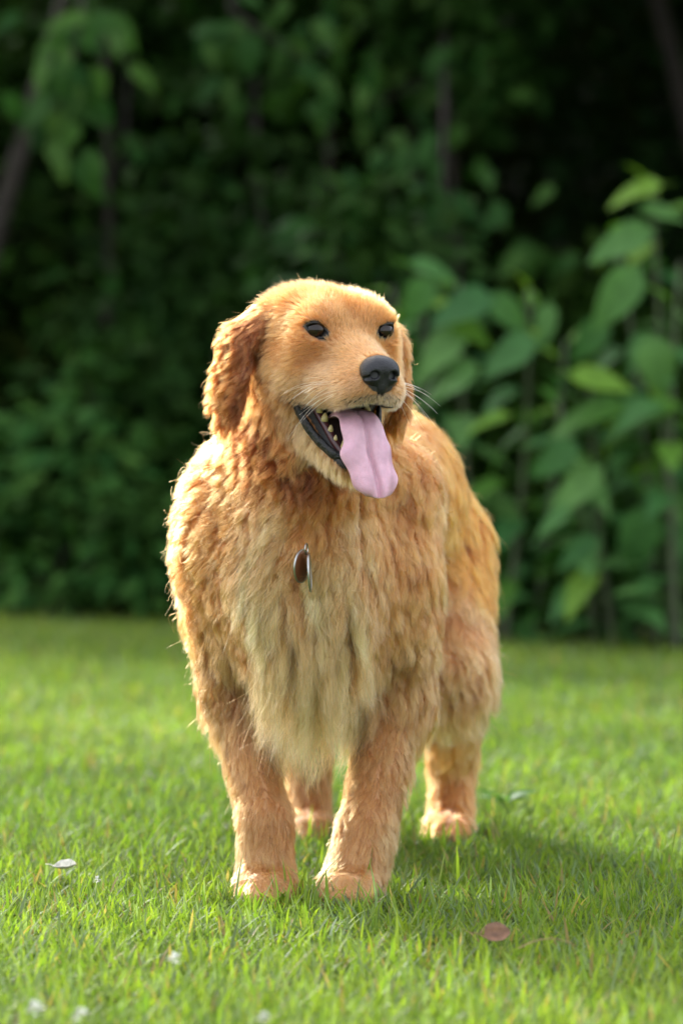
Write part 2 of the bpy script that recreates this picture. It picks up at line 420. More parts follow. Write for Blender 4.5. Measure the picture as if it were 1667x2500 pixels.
for i in range(len(tc_)):
    f, s0, u, w = tc_[i]; T = tan[i]; side = np.array([0, 1.0, 0]); nn = norm(np.cross(T, side)); nn = nn if nn[0] > 0 or nn[2] > 0.3 else -nn
    tt = i / (len(tc_) - 1)
    for k in range(NW):
        ph = 2 * math.pi * k / NW; cx, cn = math.cos(ph), math.sin(ph)
        x = cx * w / 2; g = abs(cx)
        th = 0.0042 * (abs(cn) ** 0.6) * (1 if cn > 0 else -1)
        groove = -0.0070 * math.exp(-(x / 0.0034) ** 2) if cn > 0 else 0
        cup = -0.0075 * g ** 2.2 + 0.0020 * math.sin(x * 260 + i * 0.30) * g
        wob = 1 + 0.035 * math.sin(i * 0.55 + (1.3 if cx > 0 else 0))
        V.append(hw(*(np.array([f, s0, u]) + side * x * wob + nn * (th + groove * (0.4 + 0.6 * min(1, tt * 2)) + cup))))
for i in range(len(tc_) - 1):
    for k in range(NW):
        F.append((i * NW + k, i * NW + (k + 1) % NW, (i + 1) * NW + (k + 1) % NW, (i + 1) * NW + k))
F.append(tuple(range(NW))[::-1]); F.append(tuple((len(tc_) - 1) * NW + k for k in range(NW)))
tongue = poly_mesh('tongue', V, F, M_tongue, DOG); tongue['label'] = 'long pink tongue hanging out of the mouth'
# lower lip: thick black bumpy rim, both sides and round the chin
M_lip = principled('lip', (0.006, 0.0055, 0.006), rough=0.32, spec=0.35, bump=(300, 0.9, 0.003))
half = [(0.047, 0.0605, -0.080), (0.052, 0.057, -0.098), (0.061, 0.0525, -0.1125), (0.073, 0.0455, -0.129), (0.087, 0.037, -0.143), (0.103, 0.027, -0.155), (0.113, 0.014, -0.160), (0.116, 0, -0.161)]
path = [(f, -s, u) for f, s, u in half] + [(f, s, u) for f, s, u in half[-2::-1]]
pc = catmull(path, 6); tn = norm(np.gradient(pc, axis=0)); V = []; F = []; NK = 10
for i, c in enumerate(pc):
    up = np.array([0.45, 0, 1.0]); b1 = norm(np.cross(tn[i], up)); b2 = np.cross(b1, tn[i])
    e_ = min(i, len(pc) - 1 - i) / 8; rr = 0.0052 * min(1, 0.35 + e_) * (1 + 0.05 * math.sin(i * 0.9) + 0.03 * math.sin(i * 2.3))
    for k in range(NK):
        ph = 2 * math.pi * k / NK
        V.append(hw(*(c + b1 * math.cos(ph) * rr * 0.75 + b2 * math.sin(ph) * rr * 1.25 + np.array([-0.002, 0, 0.004]))))
for i in range(len(pc) - 1):
    for k in range(NK): F.append((i * NK + k, i * NK + (k + 1) % NK, (i + 1) * NK + (k + 1) % NK, (i + 1) * NK + k))
F.append(tuple(range(NK))[::-1]); F.append(tuple((len(pc) - 1) * NK + k for k in range(NK)))
poly_mesh('lower_lip', V, F, M_lip, DOG)['label'] = 'wet black lower lip'
# gums and teeth of the lower jaw
M_gum = principled('gum', (0.055, 0.016, 0.018), rough=0.3, spec=0.4, noise=(150, 0.3, 1.5))
for s in (-1, 1):
    gpth = catmull([hw(0.052, s * 0.036, -0.090), hw(0.066, s * 0.033, -0.104), hw(0.080, s * 0.0285, -0.119), hw(0.094, s * 0.0235, -0.136), hw(0.106, s * 0.017, -0.150)], 4)
    V = []; F = []
    for i, c in enumerate(gpth):
        tg = norm(np.gradient(gpth, axis=0)[i]); b1 = norm(np.cross(tg, HU)); b2 = np.cross(b1, tg)
        for k in range(8): V.append(c + (b1 * math.cos(k * math.pi / 4) * 0.0050 + b2 * math.sin(k * math.pi / 4) * 0.0052))
    for i in range(len(gpth) - 1):
        for k in range(8): F.append((i * 8 + k, i * 8 + (k + 1) % 8, (i + 1) * 8 + (k + 1) % 8, (i + 1) * 8 + k))
    poly_mesh('gum', V, F, M_gum, DOG)
M_tooth = principled('tooth', (0.42, 0.33, 0.14), rough=0.3, spec=0.5, noise=(200, 0.7, 1.1))
for s in (-1, 1):
    for (f, sd, u, r, hgt) in ((0.066, 0.033, -0.098, 0.0062, 0.0070), (0.075, 0.0300, -0.108, 0.0068, 0.0085), (0.086, 0.0265, -0.121, 0.0054, 0.0070), (0.095, 0.0235, -0.132, 0.0042, 0.0060), (0.104, 0.018, -0.144, 0.0042, 0.014)):
        bv, bf = uv_ball(1.0, 10, 8)
        bv = bv * np.array([r, r * 0.75, hgt]) * 0.95; bv[:, :2] *= (1 - 0.45 * np.clip(bv[:, 2:] / (hgt * 0.95), -0.2, 1))
        bv[:, 0] += 0.35 * bv[:, 2]
        poly_mesh('tooth', np.array([hw(*(np.array([f, s * sd, u]) + v)) for v in bv]), bf, M_tooth, DOG)

#ENV_BEGIN
# ------------------------------------------------------------------ ground
def leaf_material(name, col, trans=0.4, rough=0.45, spec=0.4, attr=None, var=0.35):
    """thin leaf: part of the light goes through"""
    m, t, out = node_mat(name)
    b = t.nodes.new('ShaderNodeBsdfPrincipled'); b.inputs['Roughness'].default_value = rough; b.inputs['Specular IOR Level'].default_value = spec
    tr = t.nodes.new('ShaderNodeBsdfTranslucent'); mx = t.nodes.new('ShaderNodeMixShader'); mx.inputs[0].default_value = trans
    if attr:
        a = t.nodes.new('ShaderNodeAttribute'); a.attribute_name = attr; src = a.outputs['Color']
    else:
        oi = t.nodes.new('ShaderNodeObjectInfo'); hs = t.nodes.new('ShaderNodeHueSaturation')
        hs.inputs['Color'].default_value = (*col, 1)
        mr = t.nodes.new('ShaderNodeMapRange'); mr.inputs['To Min'].default_value = 1 - var; mr.inputs['To Max'].default_value = 1 + var
        t.links.new(oi.outputs['Random'], mr.inputs['Value']); t.links.new(mr.outputs[0], hs.inputs['Value'])
        mh = t.nodes.new('ShaderNodeMapRange'); mh.inputs['To Min'].default_value = 0.515; mh.inputs['To Max'].default_value = 0.475
        t.links.new(oi.outputs['Random'], mh.inputs['Value']); t.links.new(mh.outputs[0], hs.inputs['Hue'])
        src = hs.outputs['Color']
    tcn = t.nodes.new('ShaderNodeTexCoord'); nz = t.nodes.new('ShaderNodeTexNoise'); nz.inputs['Scale'].default_value = 6 if not attr else 25
    t.links.new(tcn.outputs['Object'], nz.inputs['Vector'])
    nr = t.nodes.new('ShaderNodeMapRange'); nr.inputs['From Min'].default_value = 0.3; nr.inputs['From Max'].default_value = 0.7; nr.inputs['To Min'].default_value = 0.8; nr.inputs['To Max'].default_value = 1.2
    t.links.new(nz.outputs['Fac'], nr.inputs['Value'])
    vs = t.nodes.new('ShaderNodeVectorMath'); vs.operation = 'SCALE'; t.links.new(src, vs.inputs[0]); t.links.new(nr.outputs[0], vs.inputs['Scale'])
    t.links.new(vs.outputs[0], b.inputs['Base Color'])
    v2 = t.nodes.new('ShaderNodeVectorMath'); v2.operation = 'MULTIPLY'; v2.inputs[1].default_value = (1.25, 1.35, 0.55)
    t.links.new(vs.outputs[0], v2.inputs[0]); t.links.new(v2.outputs[0], tr.inputs['Color'])
    t.links.new(b.outputs[0], mx.inputs[1]); t.links.new(tr.outputs[0], mx.inputs[2]); t.links.new(mx.outputs[0], out.inputs[0])
    return m

M_soil = principled('lawn_soil', (0.080, 0.112, 0.022), rough=0.95, noise=(9, 0.6, 1.5), bump=(60, 0.6, 0.02))
def grid_mesh(name, xs, ys, zf, mat):
    X, Yg = np.meshgrid(xs, ys, indexing='ij'); Z = zf(X, Yg); V = np.stack([X, Yg, Z], -1).reshape(-1, 3)
    n, m = len(xs), len(ys); i = np.arange((n - 1) * (m - 1)); a = (i // (m - 1)) * m + i % (m - 1)
    return mesh_from(name, V, np.stack([a, a + m, a + m + 1, a + 1], 1), mat)
def edge_y(x): return 10.35 - 0.80 * x                       # where the lawn meets the wood
lawn = grid_mesh('lawn', np.r_[np.linspace(-120, -8, 12), np.linspace(-6, 6, 49), np.linspace(8, 120, 12)], np.r_[np.linspace(-60, 0, 10), np.linspace(1, 14, 53), np.linspace(16, 160, 20)],
                 lambda X, Y: np.where(np.abs(X) + np.abs(Y - 7) < 14, 0.004 * np.sin(X * 3.1 + 1) * np.sin(Y * 2.3) - 0.004, -0.004), M_soil)
lawn['kind'] = 'structure'

def blades(n, xs, ys, hmul=1.0, wmul=1.0):
    h = RNG.gamma(6, 0.0047, n) * hmul; h = np.clip(h, 0.010, 0.09)
    tall = RNG.random(n) < 0.012; h = np.where(tall, h * 1.9, h)
    w = RNG.uniform(0.0010, 0.0027, n) * wmul; w = np.where(tall, w * 0.6, w)
    az = RNG.uniform(0, 2 * math.pi, n); lean = np.abs(RNG.normal(0.50, 0.40, n)); lean = np.where(tall, lean * 0.4, lean); bend = RNG.uniform(0.1, 1.3, n)
    side = np.stack([np.cos(az + math.pi / 2 + RNG.normal(0, 0.5, n)), np.sin(az + math.pi / 2), np.zeros(n)], -1); side = norm(side)
    P = np.stack([xs, ys, np.full(n, -0.006)], -1)
    V = np.zeros((n, 7, 3)); th = lean.copy(); cur = P
    dirh = np.stack([np.cos(az), np.sin(az), np.zeros(n)], -1)
    ws = (0.75, 1.0, 0.72)
    for i in range(3):
        V[:, 2 * i] = cur - side * (w * ws[i])[:, None]; V[:, 2 * i + 1] = cur + side * (w * ws[i])[:, None]
        th = np.minimum(lean + bend * (i + 0.5) / 3 * 0.9, 1.75)
        cur = cur + (dirh * np.sin(th)[:, None] + np.array([0, 0, 1]) * np.cos(th)[:, None]) * (h / 3)[:, None]
    V[:, 6] = cur
    T = np.array([[0, 1, 3], [0, 3, 2], [2, 3, 5], [2, 5, 4], [4, 5, 6]])
    F = (np.arange(n)[:, None, None] * 7 + T[None]).reshape(-1, 3)
    u = RNG.random(n)[:, None]; k = RNG.random(n)
    # patches of yellower and bluer grass
    pn = np.sin(xs * 5.1 + np.sin(ys * 3.7) * 1.7) * np.sin(ys * 4.3 + 0.6) * 0.5 + 0.5
    c0 = np.array([0.096, 0.174, 0.024]); c1 = np.array([0.192, 0.262, 0.033]); c2 = np.array([0.138, 0.196, 0.092]); dry = np.array([0.26, 0.21, 0.09])
    c = c0 * (1 - u) + c1 * u
    c = np.where((k < 0.28)[:, None], c2 * (0.7 + 0.6 * u), c)
    c = np.where((k > 0.945)[:, None], dry * (0.6 + 0.6 * u), c)
    pn2 = np.sin(xs * 1.9 + 2.0 + np.sin(ys * 1.3)) * np.sin(ys * 2.1 + xs) * 0.5 + 0.5
    c = c * (0.66 + 0.30 * pn + 0.32 * pn2)[:, None] * (np.array([1.0, 1.0, 1.0]) + np.array([0.12, 0.0, 0.0]) * (pn2[:, None] - 0.5))
    return V.reshape(-1, 3), F, np.repeat(c, 7, axis=0)
def scatter(n, y0, y1, half, inner=None):
    ys = RNG.uniform(y0, y1, n * 3); xs = RNG.uniform(-1, 1, n * 3) * half(ys)
    keep = (ys < edge_y(xs) + 0.35) & (ys < 13)
    if inner: keep &= np.abs(xs) > inner(ys) * RNG.uniform(0.86, 1.04, n * 3)
    # bare a little where the paws stand
    for L in (FL, FR, HR, HL):
        c = (L['to'] + L['pa'])[:2] / 2; keep &= (xs - c[0]) ** 2 + ((ys - c[1]) * 0.8) ** 2 > 0.022 ** 2
    return xs[keep][:n], ys[keep][:n]
wedge = lambda y: 0.1016 * y + 0.16
M_grass = leaf_material('grass_blade', None, trans=0.5, rough=0.55, spec=0.15, attr='blade')
parts = []
for (n, y0, y1, half, inner, hm, wm) in ((120000, 3.1, 5.7, wedge, None, 1.0, 1.0), (90000, 5.7, 11.6, wedge, None, 1.0, 1.35), (150000, 2.2, 12.0, lambda y: 0 * y + 3.2, wedge, 1.05, 2.1)):
    x_, y_ = scatter(n, y0, y1, half, inner); parts.append(blades(len(x_), x_, y_, hm, wm))
for L in (FL, FR, HR, HL):
    c = (L['to'] * 0.75 + L['pa'] * 0.25)[:2]; n_ = 520; rr_ = RNG.uniform(0.030, 0.085, n_); aa_ = RNG.uniform(0, 2 * math.pi, n_)
    parts.append(blades(n_, c[0] + rr_ * np.cos(aa_) * 1.25, c[1] + rr_ * np.sin(aa_), 1.35, 1.05))
off = 0; VV, FF, CC = [], [], []
for (v, f, c) in parts: VV.append(v); FF.append(f + off); CC.append(c); off += len(v)
grass = mesh_from('grass', np.vstack(VV), np.vstack(FF), M_grass, smooth=True, attrs={'blade': ('POINT', np.vstack(CC))}, kind='stuff')
grass['label'] = 'short bright green lawn grass with some dry blades'; grass['category'] = 'grass'

# ------------------------------------------------------------------ leaves, stems, plants
def leaf_mesh(name, wid, fold, droop, mat, n=6, point=1.0, wave=0.0):
    V = []; F = []
    for i in range(n + 1):
        t = i / n
        w = wid * (math.sin(math.pi * min(1, t ** (0.72 * point))) ** 0.85) * (1 - 0.25 * t) + 0.004
        if i in (0, n): w = 0.004
        z = -droop * t * t; x = t * (1 - 0.18 * droop * t)
        for k, sgn in ((0, -1), (1, 0), (2, 1)):
            V.append((x, sgn * w, z + (abs(sgn)) * w * fold + wave * abs(sgn) * math.sin(t * 11 + sgn)))
    for i in range(n):
        for k in range(2):
            a = i * 3 + k; F.append((a, a + 3, a + 4, a + 1))
    # stalk
    b = len(V)
    for x in (-0.22, 0.02):
        for (dy, dz) in ((-0.008, 0), (0.008, 0), (0, -0.012)): V.append((x, dy, dz + (0.05 if x < 0 else 0) * 0 - 0.002))
    for k in range(3): F.append((b + k, b + (k + 1) % 3, b + 3 + (k + 1) % 3, b + 3 + k))
    me = bpy.data.meshes.new(name); me.from_pydata(V, [], F); me.update()
    me.polygons.foreach_set('use_smooth', np.ones(len(me.polygons), dtype=bool)); me.materials.append(mat)
    return me
def place_leaf(me, parent, pos, tip, up, size, name='leaf'):
    """unit leaf along +x laid at pos with its tip direction and face normal"""
    x = Vector(tip).normalized(); z = Vector(up); z = (z - x * z.dot(x)).normalized(); y = z.cross(x)
    M = Matrix((x, y, z)).transposed().to_4x4() @ Matrix.Diagonal((size, size, size, 1))
    M.translation = Vector(pos) - parent.location
    o = bpy.data.objects.new(name, me); COL.objects.link(o); o.parent = parent; o.matrix_basis = M
    return o
def tube(name, pts, r0, r1, mat, parent, sides=7):
    pts = np.array(pts, float); tn = norm(np.gradient(pts, axis=0)); V = []; F = []
    for i, c in enumerate(pts):
        up = np.array([0.3, 0.9, 0.2]); b1 = norm(np.cross(tn[i], up)); b2 = np.cross(b1, tn[i]); r = r0 + (r1 - r0) * i / (len(pts) - 1)
        for k in range(sides):
            a = 2 * math.pi * k / sides; V.append(c + b1 * math.cos(a) * r + b2 * math.sin(a) * r)
    for i in range(len(pts) - 1):
        for k in range(sides): F.append((i * sides + k, i * sides + (k + 1) % sides, (i + 1) * sides + (k + 1) % sides, (i + 1) * sides + k))
    F.append(tuple((len(pts) - 1) * sides + k for k in range(sides)))
    return poly_mesh(name, V, F, mat, parent)
M_big = leaf_material('broad_leaf', (0.050, 0.135, 0.034), trans=0.30, rough=0.55, spec=0.14)
M_young = leaf_material('young_leaf', (0.075, 0.175, 0.020), trans=0.36, rough=0.55, spec=0.14)
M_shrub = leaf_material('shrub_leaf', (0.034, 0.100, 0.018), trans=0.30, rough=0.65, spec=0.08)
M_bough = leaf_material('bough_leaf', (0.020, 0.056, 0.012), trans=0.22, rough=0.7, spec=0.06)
M_stem = principled('green_stem', (0.045, 0.060, 0.022), rough=0.6, noise=(20, 0.7, 1.3))
M_bark = principled('bark', (0.022, 0.016, 0.011), rough=0.9, noise=(14, 0.5, 1.4), bump=(40, 0.8, 0.02))
BIGL = [leaf_mesh('broad_leaf', w, f, d, M_big, wave=0.012) for (w, f, d) in ((0.26, 0.25, 0.25), (0.30, 0.15, 0.45), (0.23, 0.35, 0.15), (0.28, 0.2, 0.6))]
YNGL = [leaf_mesh('young_leaf', w, f, d, M_young, wave=0.012) for (w, f, d) in ((0.24, 0.35, 0.15), (0.26, 0.25, 0.35))]
SHRL = [leaf_mesh('shrub_leaf', w, f, d, M_shrub, n=5) for (w, f, d) in ((0.24, 0.25, 0.2), (0.28, 0.2, 0.4), (0.20, 0.3, 0.1))]
BOUL = [leaf_mesh('bough_leaf', w, f, d, M_bough, n=5) for (w, f, d) in ((0.25, 0.2, 0.35), (0.22, 0.3, 0.2), (0.29, 0.15, 0.5))]

rl = random.Random(11)
def broad_plant(label, stems, key=(), lsize=(0.13, 0.21), dens=0.055):
    """stems: (base column, top column, top row, distance)"""
    b = W(stems[0][0], 1500, stems[0][3]); P = empty('broadleaf_plant', (b[0], b[1], 0.0))
    tag(P, label, 'plant', 'broad-leaved plants at the edge of the wood')
    for (bx, tx, ty, Yd) in stems:
        a = W(bx, 1500, Yd); a[2] = -0.01; c = W(tx, ty, Yd + rl.uniform(-0.15, 0.15))
        mid = (a + c) / 2 + np.array([rl.uniform(-0.05, 0.05), rl.uniform(-0.06, 0.06), 0.05])
        pts = [a * (1 - t) ** 2 + mid * 2 * t * (1 - t) + c * t * t for t in np.linspace(0, 1, 10)]
        tube('stem', pts, 0.011, 0.004, M_stem, P)
        ln = np.linalg.norm(c - a); n = int(ln / dens); az = rl.uniform(0, 6.28)
        for i in range(n):
            t = 0.06 + 0.94 * (i + 0.5) / n
            p = np.array(a * (1 - t) ** 2 + mid * 2 * t * (1 - t) + c * t * t); az += 2.4 + rl.uniform(-0.5, 0.5)
            top = t > 0.86; sz = rl.uniform(*lsize) * (1.0 if t < 0.75 else 1.25 - t * 0.75)
            el = rl.uniform(-0.55, 0.25) if not top else rl.uniform(0.0, 0.9)
            tip = np.array([math.cos(az) * math.cos(el), math.sin(az) * math.cos(el), math.sin(el)])
            up = np.array([rl.uniform(-0.3, 0.3), rl.uniform(-0.7, 0.0), 1.0])
            me = rl.choice(YNGL) if (top or rl.random() < 0.12) else rl.choice(BIGL)
            place_leaf(me, P, p + tip * sz * 0.22, tip, up, sz)
    for (px, py, lpx, ang, Yd, fy, young) in key:
        L = lpx / FPX * Yd; a = R(ang); tip = np.array([math.cos(a), rl.uniform(-0.25, 0.1), -math.sin(a)])
        p = W(px, py, Yd) - tip * L * 0.5
        place_leaf(rl.choice(YNGL if young else BIGL), P, p, tip, (rl.uniform(-0.2, 0.2), -fy, 1.0 - 0.4 * fy), L)
    return P
EDGE = 9.55
broad_plant('tall broad-leaved plant with large drooping leaves at the right edge', [(1640, 1590, 430, 9.35), (1600, 1500, 560, 9.4), (1655, 1660, 640, 9.25)],
            key=[(1560, 1325, 190, 95, 9.2, 2.2, 0), (1510, 590, 190, 160, 9.3, 1.0, 0), (1545, 460, 150, 172, 9.3, 0.6, 1), (1500, 730, 210, 128, 9.2, 1.2, 0), (1610, 900, 180, 70, 9.2, 1.0, 0), (1620, 520, 130, 10, 9.3, .7, 0)])
broad_plant('broad-leaved plant whose big leaves hang beside the dark gap on the right', [(1500, 1440, 900, 9.35), (1450, 1360, 980, 9.4)],
            key=[(1350, 1120, 150, 150, 9.2, 1.3, 0), (1400, 1200, 190, 140, 9.15, 1.0, 0), (1350, 1270, 120, 145, 9.15, 0.8, 0), (1405, 1350, 130, 140, 9.2, 1.2, 0), (1470, 930, 170, 10, 9.2, 0.8, 1), (1430, 1000, 220, 175, 9.2, 0.5, 1), (1560, 1010, 210, 168, 9.2, 0.5, 1)])
broad_plant('broad-leaved plant just right of the dog, topped by young yellow-green leaves', [(1230, 1290, 700, 9.6), (1180, 1120, 690, 9.7), (1300, 1380, 830, 9.6)],
            key=[(1120, 740, 180, 170, 9.45, 0.9, 0), (1260, 760, 170, 20, 9.5, 1.0, 0), (1230, 860, 180, 160, 9.4, 0.9, 0), (1330, 800, 130, 100, 9.5, 1.0, 0), (1430, 830, 150, 140, 9.4, 1.2, 0), (1190, 1030, 130, 165, 9.4, 0.4, 1)])
broad_plant('broad-leaved plant partly hidden behind the dog with pale leaves by its ear', [(1060, 1030, 650, 9.75), (1010, 960, 700, 9.8)],
            key=[(1010, 735, 150, 130, 9.6, 1.3, 0), (1060, 660, 130, 20, 9.6, 0.8, 0), (1060, 850, 190, 150, 9.5, 0.9, 0), (1090, 920, 170, 165, 9.5, 0.9, 0), (1150, 800, 150, 20, 9.5, 0.8, 1)])

def bush(name, label, group, base, crown, n, leaves, lsize, stems=5, extra=0, extra_mat=None, cat='bush', face=0.5):
    """base point; crown = (centre, radii); n leaves as parts, extra leaves joined"""
    P = empty(name, (base[0], base[1], 0.0)); tag(P, label, cat, group)
    c, r = np.array(crown[0], float), np.array(crown[1], float); ends = []
    for i in range(stems):
        d = norm(np.array([rl.gauss(0, 1), rl.gauss(0, 1), rl.gauss(0.3, 0.7)])); e = c + d * r * 0.85
        m = (np.array([base[0], base[1], 0]) + e) / 2 + np.array([rl.uniform(-.1, .1), rl.uniform(-.1, .1), 0.1])
        a = np.array([base[0] + rl.uniform(-.06, .06), base[1] + rl.uniform(-.06, .06), -0.01])
        tube('stem', [a * (1 - t) ** 2 + m * 2 * t * (1 - t) + e * t * t for t in np.linspace(0, 1, 7)], 0.010, 0.003, M_bark, P, 5)
    for i in range(n):
        d = norm(np.array([rl.gauss(0, 1), rl.gauss(-0.35, 1), rl.gauss(0.15, 1)])); rad = rl.uniform(0.35, 1.0) ** 0.5
        p = c + d * r * rad; sz = rl.uniform(*lsize)
        tip = norm(d * 0.8 + np.array([rl.gauss(0, .5), rl.gauss(0, .5), -0.25 + rl.gauss(0, .3)]))
        if p[2] < 0.03: continue
        place_leaf(rl.choice(leaves), P, p, tip, (rl.uniform(-.4, .4), -face + rl.uniform(-.3, .3), 1.0), sz)
    if extra: leaf_cloud('foliage', P, c, r, extra, lsize[1], extra_mat)
    return P
def leaf_cloud(name, parent, c, r, n, size, mat, power=0.45, cols=None):
    """many small folded leaves filling an ellipsoid unevenly"""
    c = np.asarray(c, float); r = np.asarray(r, float)
    kc = max(8, n // 60); cd = norm(RNG.normal(size=(kc, 3))) * RNG.random((kc, 1)) ** power; cc = c + cd * r
    k = RNG.integers(0, kc, n); p = cc[k] + RNG.normal(0, 0.13, (n, 3)) * r
    L = size * RNG.uniform(0.6, 1.1, n)[:, None]
    t = norm(RNG.normal(0, 1, (n, 3)) + np.array([0, 0, -0.35])); nn = norm(RNG.normal(0, 0.55, (n, 3)) + np.array([0, -0.3, 1.0])); s = norm(np.cross(nn, t)); nn = np.cross(t, s)
    V = np.stack([p, p + t * L * .45 + s * L * .26 + nn * L * .07, p + t * L, p + t * L * .45 - s * L * .26 + nn * L * .07], 1)
    V = V[(V[:, :, 2].min(1) > 0.01)]; n = len(V)
    F = (np.arange(n)[:, None, None] * 4 + np.array([[0, 1, 2], [0, 2, 3]])[None]).reshape(-1, 3)
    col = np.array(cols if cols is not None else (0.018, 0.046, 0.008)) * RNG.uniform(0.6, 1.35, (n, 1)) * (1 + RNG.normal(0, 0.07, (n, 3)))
    o = mesh_from(name, V.reshape(-1, 3), F, mat, parent, smooth=False, attrs={'leafc': ('POINT', np.repeat(col, 4, axis=0))}, kind='stuff')
    return o
M_cloud = leaf_material('wood_leaf', None, trans=0.18, rough=0.7, spec=0.03, attr='leafc')

# low leafy shrubs at the lawn's edge, left
def shrub_at(px, py, Yd, rx, rz, label, n, ls=(0.08, 0.13), leaves=None):
    c = W(px, py, Yd)
    return bush('shrub', label, 'low shrubs along the lawn edge', (c[0], c[1]), (c, (rx, 0.30, rz)), n, leaves or SHRL, ls, stems=5, extra=500, extra_mat=M_cloud, cat='shrub', face=0.8)
shrub_at(60, 1240, 11.15, 0.30, 0.30, 'pale green low shrub at the far left of the lawn edge', 170)
shrub_at(260, 1130, 11.05, 0.28, 0.36, 'rounded leafy shrub left of the dog, with a pale leafy top', 190)
shrub_at(400, 1290, 10.85, 0.24, 0.28, 'low dark shrub touching the dog\'s left outline', 150)
shrub_at(180, 1390, 10.95, 0.26, 0.18, 'smallest shrub, low against the grass at left', 110, (0.05, 0.08))
shrub_at(900, 700, 10.6, 0.35, 0.4, 'dark shrub behind the head of the dog', 120, (0.08, 0.13), BOUL)
shrub_at(1500, 1380, 9.75, 0.35, 0.25, 'shaded shrub low at the right under the hanging leaves', 110, (0.07, 0.12))
shrub_at(1250, 1420, 9.95, 0.30, 0.20, 'shaded shrub low behind the dog\'s hind leg', 110, (0.07, 0.11))
# boughs that hang into view
def bough(label, px, py, Yd, tx, ty, n, lsize, spread, leaves):
    a = W(px, py, Yd); e = W(tx, ty, Yd); root = a + np.array([rl.uniform(-.3, .3), 1.6, 0.9])
    P = empty('sapling', (root[0], root[1], 0.0)); tag(P, label, 'sapling', 'saplings at the front of the wood')
    base = np.array([root[0], root[1], -0.01])
    tube('trunk', [base, base * 0.5 + root * 0.5 + np.array([0.04, 0, 0]), root], 0.020, 0.012, M_bark, P, 8)
    tube('branch', [root, (root + a) / 2 + np.array([0, 0, .08]), a, e], 0.014, 0.003, M_bark, P, 6)
    for i in range(n):
        t = rl.random(); p = (a * (1 - t) + e * t) + np.array([rl.gauss(0, spread), rl.gauss(0, spread), rl.gauss(0, spread)])
        tip = norm(np.array([rl.gauss(0, .6), rl.gauss(-.2, .4), -0.7 + rl.gauss(0, .35)]))
        place_leaf(rl.choice(leaves), P, p, tip, (rl.uniform(-.4, .4), -0.9, 0.6), rl.uniform(*lsize))
    leaf_cloud('foliage', P, (root + a) / 2 + np.array([0, 0.3, 0.3]), (0.5, 0.6, 0.45), 700, lsize[1] * 0.9, M_cloud)
    return P
bough('sapling whose pale drooping leaves hang at the upper left corner', 200, 40, 10.6, 140, 330, 34, (0.10, 0.17), 0.07, BOUL)
bough('sapling with blue-green leaves hanging above the dog\'s head', 560, 20, 11.0, 820, 200, 46, (0.09, 0.15), 0.12, BOUL)
bough('sapling with a bough reaching to the right at the top', 900, 260, 11.6, 1240, 110, 34, (0.09, 0.15), 0.10, BOUL)
bough('sapling with thin leaves at mid height left of the head', 640, 560, 11.8, 760, 620, 40, (0.07, 0.12), 0.16, BOUL)
bough('sapling with dim leaves in the middle of the left half', 300, 420, 12.6, 420, 640, 50, (0.08, 0.13), 0.26, BOUL)
bough('sapling with dim leaves over the right-hand plants', 1080, 480, 10.6, 1230, 560, 36, (0.09, 0.15), 0.13, BOUL)

# ------------------------------------------------------------------ the wood
def tree(label, x, y, h, cz, r, n, lean=0.0, leaf=0.11, cols=None, tr=0.09):
    P = empty('woodland_tree', (x, y, 0.0)); tag(P, label, 'tree', 'trees of the wood')
    top = np.array([x + lean, y + 0.2, h * 0.8])
    pts = [np.array([x, y, -0.05]), np.array([x + lean * .25 + .03, y, h * .25]), np.array([x + lean * .6 - .03, y + .1, h * .55]), top]
    trunk = tube('trunk', catmull(pts, 4), tr, tr * 0.3, M_bark, P, 10)
    for i in range(6):
        t = rl.uniform(0.35, 0.95) if cz - r[2] < 1.6 else rl.uniform(0.8, 0.97); s = np.array([x + lean * t, y + .1 * t, h * .8 * t]); d = np.array([rl.gauss(0, 1), rl.gauss(0, 1), 0.5]); d = d / np.linalg.norm(d)
        e = s + d * np.array([r[0], r[1], r[2] * .6]) * 0.8
        tube('limb', [s, (s + e) / 2 + np.array([0, 0, .08]), e], tr * 0.35, 0.008, M_bark, P, 6)
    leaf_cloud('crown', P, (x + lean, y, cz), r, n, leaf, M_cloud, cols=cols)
    return P
